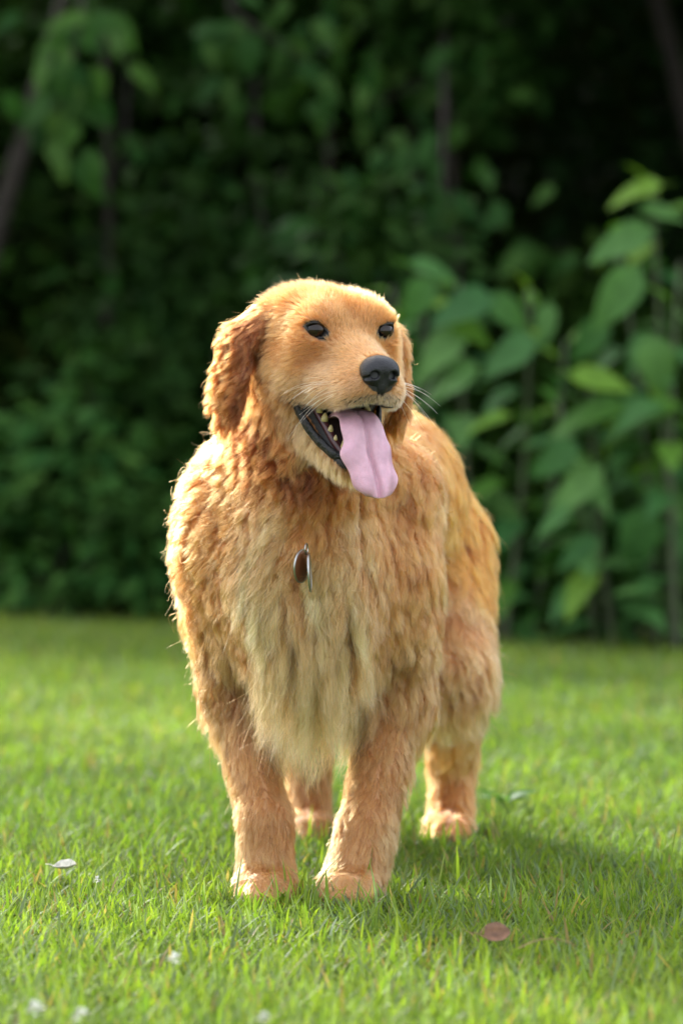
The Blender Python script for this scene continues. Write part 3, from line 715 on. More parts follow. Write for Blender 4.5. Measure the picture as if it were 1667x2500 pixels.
trees = [(-1.9, 12.4, 2.6, 1.4, (1.1, 0.9, 1.05)), (-1.65, 11.9, 4.8, 3.65, (1.0, 0.9, 1.15)), (1.55, 12.2, 5.0, 3.7, (1.2, 1.0, 1.2)), (1.9, 11.4, 5.0, 3.6, (1.3, 1.1, 1.25)), (3.1, 10.8, 4.8, 2.8, (1.2, 1.2, 1.7)),  # tall front crowns are lifted above the view to shade the wood behind
         (-2.6, 14.2, 3.8, 2.0, (1.3, 1.0, 1.6)), (-1.2, 14.6, 4.2, 2.2, (1.4, 1.1, 1.8)), (0.3, 14.3, 5.2, 2.8, (1.4, 1.2, 2.1)), (1.7, 13.8, 5.2, 2.8, (1.4, 1.2, 2.1)), (3.2, 13.0, 4.8, 2.6, (1.4, 1.2, 1.9)),
         (-2.0, 16.6, 5.6, 3.0, (1.5, 1.2, 2.4)), (-0.2, 16.8, 6.4, 3.4, (1.6, 1.2, 2.7)), (1.6, 16.4, 6.4, 3.4, (1.6, 1.2, 2.7)), (3.4, 15.6, 5.8, 3.0, (1.6, 1.3, 2.4)),
         (1.5, 11.1, 4.8, 3.6, (1.1, 0.9, 1.0)), (2.6, 9.7, 4.6, 3.2, (1.0, 0.8, 1.1)), (-3.4, 12.9, 2.8, 1.5, (1.0, 0.8, 1.1)), (-4.0, 14.6, 4.0, 2.1, (1.2, 1.0, 1.7)), (-3.7, 16.9, 5.6, 3.0, (1.5, 1.2, 2.4)), (-1.3, 18.8, 6.0, 3.2, (1.7, 1.2, 2.7)), (0.8, 19.0, 6.2, 3.3, (1.7, 1.2, 2.8)), (2.7, 18.4, 6.2, 3.3, (1.7, 1.2, 2.8))]  # overhanging and far-left trees are added out of view to shade the wood
words = ['nearest tree of the wood at the far left', 'slim tree of the wood behind the left of the dog', 'tree of the wood behind the head of the dog', 'tree of the wood behind the broad-leaved plants', 'tree of the wood beyond the right edge',
         'second-row tree at the far left', 'second-row tree left of the middle', 'second-row tree in the middle', 'second-row tree right of the middle', 'second-row tree beyond the right edge',
         'rearmost tree at the far left', 'rearmost tree left of the middle', 'rearmost tree right of the middle', 'rearmost tree at the far right',
         'added unseen tree whose crown shades the wood behind the broad-leaved plants', 'added unseen tree whose crown shades the wood at the right end of the lawn edge', 'low unseen tree added beyond the left edge of the wood to block the sun', 'middle unseen tree added beyond the left edge of the wood to block the sun', 'tallest unseen tree added beyond the left edge of the wood to block the sun', 'deepest tree of the wood at the left', 'deepest tree of the wood in the middle', 'deepest tree of the wood at the right']
for i, (x, y, h, cz, r) in enumerate(trees):
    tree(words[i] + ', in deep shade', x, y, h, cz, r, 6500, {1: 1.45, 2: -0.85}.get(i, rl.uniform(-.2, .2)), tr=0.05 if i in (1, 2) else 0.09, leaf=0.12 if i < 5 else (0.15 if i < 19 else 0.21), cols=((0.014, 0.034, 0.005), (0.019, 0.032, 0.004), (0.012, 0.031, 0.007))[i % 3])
# brambles and saplings that fill the floor of the wood
und = bpy.data.objects.new('undergrowth', None); COL.objects.link(und); und.location = (0, 13, 0)
for i in range(18):
    x = -3.0 + 6.4 * (i % 6) / 5 + rl.uniform(-.3, .3); y = 11.5 - 0.55 * x * 0.8 + 1.5 * (i // 6) + rl.uniform(-.3, .3)
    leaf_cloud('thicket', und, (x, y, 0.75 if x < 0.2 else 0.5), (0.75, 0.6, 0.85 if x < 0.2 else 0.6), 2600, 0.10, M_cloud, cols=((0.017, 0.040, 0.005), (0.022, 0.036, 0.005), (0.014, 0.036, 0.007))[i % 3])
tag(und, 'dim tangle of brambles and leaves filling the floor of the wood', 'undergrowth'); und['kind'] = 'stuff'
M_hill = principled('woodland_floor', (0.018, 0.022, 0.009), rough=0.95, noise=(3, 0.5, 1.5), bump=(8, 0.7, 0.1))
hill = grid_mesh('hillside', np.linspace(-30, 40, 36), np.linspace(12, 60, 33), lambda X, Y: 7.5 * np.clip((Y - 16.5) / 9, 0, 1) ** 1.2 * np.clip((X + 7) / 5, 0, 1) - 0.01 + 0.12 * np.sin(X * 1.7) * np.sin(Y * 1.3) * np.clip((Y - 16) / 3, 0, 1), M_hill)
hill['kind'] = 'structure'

# ------------------------------------------------------------------ small things in the grass
def on_ground(px, py, z=0.0):
    Y = FPX * (CAMZ - z) / (py - HY); return W(px, py, Y)
M_petal = principled('clover_petal', (0.74, 0.74, 0.68), rough=0.6, noise=(300, 0.85, 1.05))
M_cstem = principled('clover_stalk', (0.10, 0.16, 0.03), rough=0.6)
def clover(px, py, r, label):
    r *= 0.75; c = on_ground(px, py, 0.045); P = empty('clover_flower', (c[0], c[1], 0.0)); tag(P, label, 'flower', 'white clover flowers in the lawn')
    tube('stalk', [(c[0] + 0.004, c[1], -0.005), (c[0] - 0.003, c[1], 0.02), (c[0], c[1], 0.042)], 0.0011, 0.0009, M_cstem, P, 5)
    V = []; F = []
    for i in range(34):
        el = rl.uniform(-0.3, 1.5); az = 2.4 * i; d = np.array([math.cos(az) * math.cos(el), math.sin(az) * math.cos(el), math.sin(el)]); d = d / np.linalg.norm(d)
        s1 = norm(np.cross(d, np.array([0.2, 0.1, 1.0]))); b = len(V); o = c + d * r * 0.25; L = r * rl.uniform(0.75, 1.1); s2 = np.cross(d, s1)
        V += [o, o + d * L * .6 + s1 * r * .16, o + d * L + s2 * r * .05, o + d * L * .6 - s1 * r * .16, o + d * L * .55 + s2 * r * .14]
        F += [(b, b + 1, b + 4), (b + 1, b + 2, b + 4), (b + 2, b + 3, b + 4), (b + 3, b, b + 4)]
    poly_mesh('petals', V, F, M_petal, P)
clover(425, 2345, 0.011, 'white clover flower in the grass at lower left, in front of the paws')
clover(85, 2468, 0.013, 'white clover flower at the bottom left corner')
clover(198, 2482, 0.011, 'white clover flower at the bottom edge, second from the left')
clover(645, 2486, 0.008, 'small white clover flower at the bottom edge below the dog')
clover(238, 2150, 0.007, 'tiny white clover flower beside the pale fallen leaf')
def fallen_leaf(label, px, py, size, col, ang, tilt, mat_noise=(120, 0.6, 1.3)):
    m = principled('dry_leaf', col, rough=0.7, noise=mat_noise, bump=(200, 0.4, 0.002))
    c = on_ground(px, py, 0.034); n = 10; V = []; F = []
    for i in range(n + 1):
        t = i / n; w = size * 0.34 * math.sin(math.pi * min(1, t * 0.96 + 0.03)) ** 0.7 + 0.0006
        for k in range(5):
            q = (k - 2) / 2; V.append(((t - .5) * size, q * w, 0.30 * size * (t - .4) ** 2 * 2 + abs(q) ** 1.5 * w * 0.75 + 0.02 * size * math.sin(t * 14 + q * 5)))
    for i in range(n):
        for k in range(4): F.append((i * 5 + k, (i + 1) * 5 + k, (i + 1) * 5 + k + 1, i * 5 + k + 1))
    Mx = np.array(Matrix.Rotation(R(ang), 3, 'Z') @ Matrix.Rotation(R(tilt), 3, 'X')); P = empty('fallen_leaf', (c[0], c[1], 0.0)); tag(P, label, 'leaf')
    bl = poly_mesh('blade', [c + Mx @ np.array(v) for v in V], F, m, P)
    sol = bl.modifiers.new('thickness', 'SOLIDIFY'); sol.thickness = 0.0006
    e0 = c + Mx @ np.array(V[2]); tube('stalk', [e0, e0 + Mx @ np.array([-0.006, 0.001, 0.002]), e0 + Mx @ np.array([-0.013, 0.003, 0.001])], 0.0007, 0.0005, m, P, 5)
fallen_leaf('curled brown dead leaf lying in the grass at lower right', 1206, 2284, 0.034, (0.17, 0.085, 0.045), 15, 52)
fallen_leaf('pale whitish fallen leaf lying in the grass at left', 160, 2120, 0.030, (0.45, 0.44, 0.36), -12, 20)
M_twig = principled('dry_stalk', (0.26, 0.19, 0.08), rough=0.8, noise=(150, 0.7, 1.2))
c = on_ground(1330, 2318, 0.03)
tw = tube('dry_stalk', [c + np.array([x, 0.004 * math.sin(x * 60), 0.012 - 9 * (x - 0.004) ** 2]) for x in np.linspace(-0.030, 0.036, 9)], 0.0009, 0.0006, M_twig, None, 6)
tag(tw, 'thin dry arching stalk right of the brown dead leaf', 'twig')
def weed(px, py, label, n, size):
    c = on_ground(px, py, 0.01); P = empty('lawn_weed', (c[0], c[1], 0.0)); tag(P, label, 'weed', 'broad weeds in the lawn')
    for i in range(n):
        az = 2.4 * i + rl.uniform(-.3, .3); tip = (math.cos(az), math.sin(az), rl.uniform(0.2, 0.9))
        place_leaf(rl.choice(YNGL), P, (c[0] + math.cos(az) * .006, c[1] + math.sin(az) * .006, 0.022), tip, (0, -.3, 1), size * rl.uniform(0.8, 1.2))
weed(1232, 1975, 'bright yellow-green weed in the lawn right of the hind paw', 9, 0.05)

# ------------------------------------------------------------------ collar and tags
A0 = norm(hw(-0.045, 0, -0.055) - np.array([-0.047, 4.46, 0.53])); A0 = norm(A0 + np.array([0, -0.75, 0.0])); C0 = np.array([-0.048, 4.405, 0.585])
e1 = norm(np.cross(A0, np.array([1.0, 0, 0]))); e2 = np.cross(A0, e1)
angs = np.linspace(0, 2 * math.pi, 49)[:-1]; dirs = np.cos(angs)[:, None] * e1 + np.sin(angs)[:, None] * e2; tt_ = np.full(48, 0.05)
for _ in range(40): tt_ = tt_ + np.clip(-dog_sdf(C0 + dirs * tt_[:, None]), -0.01, 0.02) * 0.7
tt_ = np.minimum(tt_, 0.118)
ring = C0 + dirs * (tt_ - 0.001)[:, None]
CO = empty('dog_collar', (float(C0[0]), float(C0[1]), 0.0)); tag(CO, 'dark collar hidden in the neck fur, with identity tags hanging on the chest', 'collar')
M_band = principled('collar_band', (0.06, 0.025, 0.015), rough=0.6, bump=(400, 0.4, 0.001)); M_steel = principled('tag_steel', (0.36, 0.36, 0.35), rough=0.32, metal=1.0, noise=(200, 0.8, 1.05)); M_copper = principled('tag_enamel', (0.14, 0.050, 0.018), rough=0.35)
V = []; F = []
for i in range(48):
    for (o, w) in ((0.0, -0.010), (0.003, -0.010), (0.003, 0.010), (0.0, 0.010)): V.append(ring[i] + dirs[i] * o + A0 * w)
for i in range(48):
    for k in range(4): F.append((i * 4 + k, i * 4 + (k + 1) % 4, ((i + 1) % 48) * 4 + (k + 1) % 4, ((i + 1) % 48) * 4 + k))
poly_mesh('band', V, F, M_band, CO)
def chest_hit(px, py, gap):
    r = np.array([[(px - CX) / FPX, 1, -(py - HY) / FPX]]); t = np.array([4.0])
    for _ in range(80): t = t + np.clip(dog_sdf(np.array([0, 0, CAMZ]) + r * t[:, None]), -0.01, 0.02) * 0.6
    return (np.array([0, 0, CAMZ]) + r * (t - gap)[:, None])[0]
def disc(name, c, rx, rz, th, yaw, tilt, mat, rim):
    M = np.array(Matrix.Rotation(R(yaw), 3, 'Z') @ Matrix.Rotation(R(tilt), 3, 'X')); V = []; F = []; n = 28
    prof = ((0, -th), (0.86, -th), (1.0, -th * .6), (1.0, th * .6), (0.86, th), (0, th))
    for (q, y) in prof:
        for k in range(n): a = 2 * math.pi * k / n; V.append(c + M @ np.array([q * rx * math.cos(a), y, q * rz * math.sin(a)]))
    for i in range(len(prof) - 1):
        for k in range(n): F.append((i * n + k, i * n + (k + 1) % n, (i + 1) * n + (k + 1) % n, (i + 1) * n + k))
    o = poly_mesh(name, V, F, mat, CO)
    V = []; F = []
    for i in range(n):
        a = 2 * math.pi * i / n; b = c + M @ np.array([rx * math.cos(a), 0, rz * math.sin(a)]); d = norm(M @ np.array([math.cos(a), 0, math.sin(a)])); y = M @ np.array([0, 1.0, 0])
        for k in range(6): p = 2 * math.pi * k / 6; V.append(b + d * math.cos(p) * 0.0011 + y * math.sin(p) * 0.0014)
    for i in range(n):
        for k in range(6): F.append((i * 6 + k, i * 6 + (k + 1) % 6, ((i + 1) % n) * 6 + (k + 1) % 6, ((i + 1) % n) * 6 + k))
    rr = poly_mesh('rim', V, F, rim, None); rr.parent = o
    return o
TC = chest_hit(748, 1390, 0.021)
disc('tag', TC + np.array([-0.006, 0.002, 0.004]), 0.017, 0.021, 0.0012, 58, 4, M_copper, M_steel)['label'] = 'brown enamelled round tag with a steel rim'
disc('tag', TC + np.array([0.004, -0.004, -0.004]), 0.014, 0.024, 0.0009, 85, -3, M_steel, M_steel)['label'] = 'polished steel tag seen edge-on'
# ring that joins the tags to the collar
top = TC + np.array([0, 0, 0.026]); V = []; F = []
for i in range(20):
    a = 2 * math.pi * i / 20; d = np.array([0.25 * math.cos(a), 0.9 * math.cos(a), math.sin(a)]); b = top + d * 0.007
    for k in range(6): p = 2 * math.pi * k / 6; V.append(b + d * math.cos(p) * 0.0009 + np.array([1.0, -0.25, 0]) * math.sin(p) * 0.0009)
for i in range(20):
    for k in range(6): F.append((i * 6 + k, i * 6 + (k + 1) % 6, ((i + 1) % 20) * 6 + (k + 1) % 6, ((i + 1) % 20) * 6 + k))
poly_mesh('split_ring', V, F, M_steel, CO)
#ENV_END
# ------------------------------------------------------------------ the dog: coat
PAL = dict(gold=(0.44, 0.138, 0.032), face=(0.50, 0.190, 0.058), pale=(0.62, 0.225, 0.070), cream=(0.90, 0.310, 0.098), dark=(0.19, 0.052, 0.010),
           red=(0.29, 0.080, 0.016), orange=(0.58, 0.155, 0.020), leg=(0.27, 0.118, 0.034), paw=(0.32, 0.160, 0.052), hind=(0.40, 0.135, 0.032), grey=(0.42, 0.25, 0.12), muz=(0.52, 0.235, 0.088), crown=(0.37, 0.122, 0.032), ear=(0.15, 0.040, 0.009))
# painted where the photograph shows them: column, row, run of the hair on the picture, length cm, lift, curl, colour, clumping
PG = [
 (905, 866, -0.5, -0.8, 0.5, .10, .0, 'face', .1), (880, 822, -0.3, -1, 0.7, .10, .0, 'face', .1), (862, 790, -0.2, -1, 0.9, .15, .05, 'face', .15),
 (840, 745, -0.1, -1, 1.3, .15, .1, 'crown', .25), (785, 722, -0.3, -1, 1.6, .15, .12, 'crown', .3), (720, 722, -0.7, -0.8, 1.9, .18, .15, 'crown', .35),
 (900, 735, 0.2, -1, 1.4, .15, .1, 'crown', .25), (950, 745, 0.8, -0.5, 1.6, .18, .15, 'crown', .3), (775, 778, -0.5, -0.8, 0.8, .2, .0, 'gold', .15), (945, 780, 0.4, -0.8, 0.8, .2, .0, 'gold', .15),
 (815, 800, 0.1, -1, 0.7, .12, .0, 'face', .1), (905, 800, 0.1, -1, 0.7, .12, .0, 'face', .1), (740, 812, -1, 0.0, 0.9, .12, .0, 'gold', .1),
 (700, 800, -1, 0.1, 1.6, .12, .1, 'gold', .25), (770, 850, -1, 0.25, 1.0, .1, .0, 'gold', .1), (720, 870, -1, 0.45, 1.6, .12, .05, 'gold', .25), (665, 880, -0.8, 0.7, 2.2, .12, .15, 'gold', .3),
 (640, 960, -0.5, 1, 2.8, .15, .3, 'red', .4), (690, 965, -0.6, 0.8, 2.0, .12, .1, 'crown', .3), (850, 895, -1, 0.0, 0.7, .1, .0, 'face', .1), (800, 900, -1, 0.2, 0.9, .1, .0, 'muz', .1),
 (875, 945, -0.8, 0.5, 0.6, .15, .0, 'muz', .1), (820, 960, -0.9, 0.4, 0.8, .15, .0, 'muz', .15), (765, 940, -0.9, 0.3, 1.0, .12, .0, 'muz', .15), (935, 985, 0.1, 1, 0.5, .2, .0, 'grey', .1),
 (968, 930, 0.8, 0.5, 0.6, .15, .0, 'face', .1), (968, 850, 0.7, 0.5, 1.0, .12, .0, 'gold', .15), (915, 985, -.2, 1, 0.4, .2, .0, 'grey', .1),
 (690, 842, -1, 0.25, 1.4, .12, .05, 'red', .25), (645, 835, -0.9, 0.5, 1.8, .14, .1, 'red', .3), (755, 872, -1, 0.3, 1.2, .1, .0, 'crown', .15), (650, 925, -0.6, 0.8, 2.4, .14, .2, 'red', .35), (700, 920, -0.9, 0.5, 1.8, .12, .1, 'face', .25), (768, 768, -0.4, -0.9, 0.9, .3, .0, 'pale', .15), (938, 768, 0.3, -0.9, 0.9, .3, .0, 'pale', .15), (890, 880, -0.8, -0.3, 0.6, .1, .0, 'pale', .1), (850, 850, -0.7, -0.5, 0.8, .1, .0, 'face', .1),
 (715, 1020, -0.4, 1, 2.0, .12, .15, 'muz', .3), (775, 1105, -0.4, 1, 2.0, .15, .2, 'muz', .4), (830, 1140, 0, 1, 2.0, .15, .2, 'muz', .4), (690, 1060, -.3, 1, 2.8, .2, .5, 'red', .45),
 (600, 1060, -0.2, 1, 5.5, .34, 1.0, 'dark', .8), (660, 1110, -0.1, 1, 5.5, .34, .9, 'dark', .8), (740, 1160, 0.1, 1, 5.5, .34, .8, 'dark', .75), (820, 1190, 0.2, 1, 4.5, .30, .6, 'red', .7), (900, 1180, 0.2, 1, 4.5, .30, .5, 'gold', .6),  # dark golden neck curls, with the head's shade worked into their colour
 (960, 1100, 0.1, 1, 4.2, .3, .5, 'gold', .55), (990, 1030, 0.2, 1, 3.5, .3, .5, 'gold', .5),
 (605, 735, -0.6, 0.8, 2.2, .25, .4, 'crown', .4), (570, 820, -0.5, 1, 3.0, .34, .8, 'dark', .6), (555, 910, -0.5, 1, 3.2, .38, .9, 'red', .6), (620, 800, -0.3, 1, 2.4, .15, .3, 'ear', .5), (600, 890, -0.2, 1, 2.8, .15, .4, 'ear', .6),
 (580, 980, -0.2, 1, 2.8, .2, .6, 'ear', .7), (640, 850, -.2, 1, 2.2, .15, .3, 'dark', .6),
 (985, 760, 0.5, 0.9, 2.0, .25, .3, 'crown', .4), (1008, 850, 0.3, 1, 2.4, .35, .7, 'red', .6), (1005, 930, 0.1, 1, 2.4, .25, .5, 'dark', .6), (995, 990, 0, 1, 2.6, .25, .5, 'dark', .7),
 (700, 1262, -0.6, 0.8, 5.0, .35, .4, 'pale', .6), (760, 1262, 0.1, 1, 5.0, .35, .4, 'gold', .6), (840, 1270, 0.3, 1, 5.5, .3, .3, 'pale', .5), (640, 1270, -0.3, 1, 5.5, .3, .4, 'pale', .55),
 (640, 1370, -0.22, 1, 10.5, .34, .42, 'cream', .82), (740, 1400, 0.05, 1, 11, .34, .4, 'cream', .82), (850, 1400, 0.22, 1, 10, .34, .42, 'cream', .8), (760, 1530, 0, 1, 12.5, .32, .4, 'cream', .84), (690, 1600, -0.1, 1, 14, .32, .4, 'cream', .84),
 (850, 1570, 0.18, 1, 10, .32, .4, 'pale', .8), (940, 1500, 0.2, 1, 6, .30, .5, 'gold', .55), (1010, 1350, 0.3, 1, 5.2, .32, .4, 'gold', .55), (1000, 1210, 0.3, 1, 5.0, .32, .45, 'gold', .6), (930, 1290, 0.2, 1, 4.8, .28, .3, 'gold', .5),
 (500, 1150, -0.4, 1, 5.5, .34, 1.0, 'gold', .66), (470, 1300, -0.3, 1, 5.5, .32, .9, 'gold', .62), (450, 1450, -0.15, 1, 5.2, .32, .7, 'gold', .6), (560, 1500, 0.1, 1, 4.2, .28, .4, 'gold', .55), (550, 1250, -0.2, 1, 5.5, .34, .9, 'gold', .66), (520, 1370, -0.1, 1, 4.5, .35, .6, 'gold', .6),
 (530, 1640, 0.1, 1, 3.4, .22, .3, 'leg', .5), (600, 1620, 0.1, 1, 4.0, .22, .3, 'leg', .5), (585, 1780, 0.1, 1, 2.6, .25, .2, 'leg', .45), (620, 1900, 0.05, 1, 2.1, .28, .2, 'leg', .4), (650, 2010, 0, 1, 1.9, .30, .15, 'leg', .35), (650, 2090, 0, 1, 2.2, .32, .2, 'paw', .35), (648, 2175, 0, 1, 0.8, .2, .0, 'paw', .2),
 (960, 1630, 0.05, 1, 3.6, .25, .3, 'leg', .5), (950, 1780, -0.1, 1, 2.6, .28, .25, 'leg', .45), (905, 1900, -0.15, 1, 2.3, .30, .25, 'leg', .45), (975, 1900, 0.2, 1, 3.2, .32, .3, 'leg', .5), (890, 2020, -0.1, 1, 2.0, .30, .2, 'leg', .4), (930, 2020, 0.15, 1, 2.6, .32, .2, 'paw', .4), (865, 2110, -0.1, 1, 2.3, .32, .2, 'paw', .35), (845, 2180, -0.1, 1, 0.8, .2, .0, 'paw', .2),
 (1050, 1030, 0.6, 0.8, 3.2, .2, .2, 'orange', .5), (1110, 1130, 0.45, 1, 3.6, .22, .25, 'orange', .5), (1150, 1260, 0.25, 1, 4.0, .25, .25, 'orange', .55), (1100, 1300, 0.2, 1, 4.2, .22, .25, 'orange', .55), (1170, 1400, 0.1, 1, 4.8, .28, .3, 'orange', .55), (1110, 1480, 0.05, 1, 5.0, .25, .3, 'pale', .6),
 (1170, 1560, 0.25, 1, 6.5, .32, .35, 'pale', .6), (1110, 1620, 0.05, 1, 5.0, .25, .3, 'pale', .6), (1140, 1690, 0.15, 1, 5.0, .28, .3, 'pale', .55), (1105, 1800, 0.05, 1, 3.4, .28, .3, 'gold', .5), (1100, 1900, 0, 1, 2.8, .30, .25, 'hind', .4), (1095, 2000, 0, 1, 2.2, .30, .2, 'hind', .35), (1088, 2050, 0, 1, 1.2, .2, .0, 'hind', .2),
 (755, 1900, 0, 1, 2.4, .25, .2, 'leg', .4), (755, 1990, 0, 1, 1.5, .25, .1, 'leg', .3)]
# seen from other sides: point, run, length, lift, curl, colour, clumping
SG = [((-0.04, 4.55, 0.63), (0.1, 1, -0.1), 4, .2, .3, 'gold', .5), ((0.03, 4.8, 0.63), (0.1, 1, -0.1), 3.5, .2, .2, 'orange', .5), ((0.06, 4.98, 0.62), (0.1, 1, -0.3), 3.5, .2, .2, 'orange', .5), ((0.06, 5.07, 0.5), (0, .2, -1), 6, .25, .3, 'pale', .6),
 ((-0.17, 4.55, 0.5), (-.1, .7, -.8), 4.5, .3, .4, 'gold', .55), ((-0.15, 4.7, 0.45), (-.1, .6, -.8), 4.5, .3, .35, 'gold', .55), ((-0.08, 4.9, 0.5), (-.1, .6, -.8), 4, .25, .3, 'orange', .55), ((-0.16, 4.6, 0.36), (0, .4, -1), 6, .25, .3, 'pale', .6),
 ((0.16, 4.6, 0.5), (.1, .6, -.8), 4, .25, .3, 'gold', .55), ((0.15, 4.72, 0.45), (.1, .6, -.8), 4, .25, .3, 'orange', .55), ((0.12, 4.6, 0.36), (0, .4, -1), 6, .25, .3, 'pale', .6),
 ((-0.04, 4.40, 0.29), (0, -.1, -1), 15, .3, .35, 'cream', .75), ((-0.09, 4.40, 0.30), (-.05, -.1, -1), 16, .3, .35, 'cream', .75), ((0.02, 4.42, 0.29), (.05, 0, -1), 12, .3, .35, 'cream', .7), ((-0.04, 4.5, 0.28), (0, .2, -1), 8, .3, .35, 'cream', .7), ((0, 4.65, 0.32), (0, .4, -1), 6, .3, .3, 'cream', .65), ((0.03, 4.8, 0.38), (0, .4, -1), 5, .3, .3, 'cream', .6),
 ((-0.05, 4.5, 0.66), (0, .8, -.6), 4.5, .3, .5, 'gold', .6), ((-0.13, 4.42, 0.60), (-.4, .4, -.8), 4.5, .35, .7, 'gold', .65), ((0.05, 4.42, 0.62), (.4, .4, -.8), 4.5, .3, .5, 'gold', .6), ((-0.06, 4.36, 0.72), (-.1, .7, -.7), 3.2, .3, .5, 'gold', .5),
 ((0.10, 5.17, 0.40), (0, .5, -1), 8, .4, .3, 'pale', .6), ((0.11, 5.2, 0.25), (0, .4, -1), 7, .4, .3, 'pale', .6), ((0.09, 5.1, 0.40), (0, -.1, -1), 5, .3, .3, 'orange', .5),
 ((0.16, 5.03, 0.35), (.1, .5, -1), 6.5, .35, .35, 'pale', .6), ((0.0, 5.05, 0.35), (-.1, .5, -1), 6.5, .35, .35, 'pale', .6), ((-0.05, 4.95, 0.36), (-.2, .3, -1), 5, .3, .3, 'pale', .6), ((-0.04, 4.83, 0.3), (-.1, .1, -1), 4, .25, .3, 'gold', .5),
 ((0.155, 5.08, 0.15), (0, .2, -1), 2, .3, .2, 'orange', .4), ((-0.05, 5.1, 0.15), (0, .2, -1), 2, .3, .2, 'orange', .4),
 ((-0.14, 4.50, 0.22), (-.15, .5, -1), 5.5, .35, .35, 'pale', .6), ((-0.11, 4.44, 0.12), (-.3, .6, -1), 4, .4, .35, 'pale', .55), ((0.06, 4.52, 0.22), (.15, .5, -1), 5.5, .35, .35, 'pale', .6), ((0.04, 4.46, 0.12), (.2, .6, -1), 4, .4, .3, 'pale', .55),
 ((-0.08, 4.45, 0.22), (0, .1, -1), 3, .25, .25, 'leg', .45), ((0.01, 4.45, 0.22), (0, .1, -1), 3, .25, .25, 'leg', .45), ((-0.08, 4.40, 0.1), (0, .1, -1), 1.9, .25, .2, 'leg', .4), ((0.0, 4.40, 0.1), (0, .1, -1), 2.0, .25, .2, 'leg', .4),
 (hw(0.02, 0.10, -0.05), (.3, .2, -1), 2.4, .25, .4, 'red', .5), (hw(-0.08, 0, 0.03), (0, .8, -.6), 2.4, .2, .3, 'crown', .4), (hw(0.03, 0.082, -0.06), (.2, .3, -1), 2.0, .15, .2, 'gold', .3), (hw(-0.05, -0.11, -0.05), (-.5, .4, -1), 3.0, .5, .9, 'gold', .6), (hw(-0.05, 0.11, -0.05), (.5, .4, -1), 3.0, .45, .8, 'gold', .6),
 (hw(0.0, 0.02, 0.06), (-.2, .9, .2), 1.8, .2, .2, 'crown', .35), (hw(0.06, 0, -0.165), (0, .2, -1), 2.4, .2, .3, 'gold', .4), (hw(0.0, 0, -0.16), (0, .1, -1), 4.0, .3, .6, 'dark', .7)]
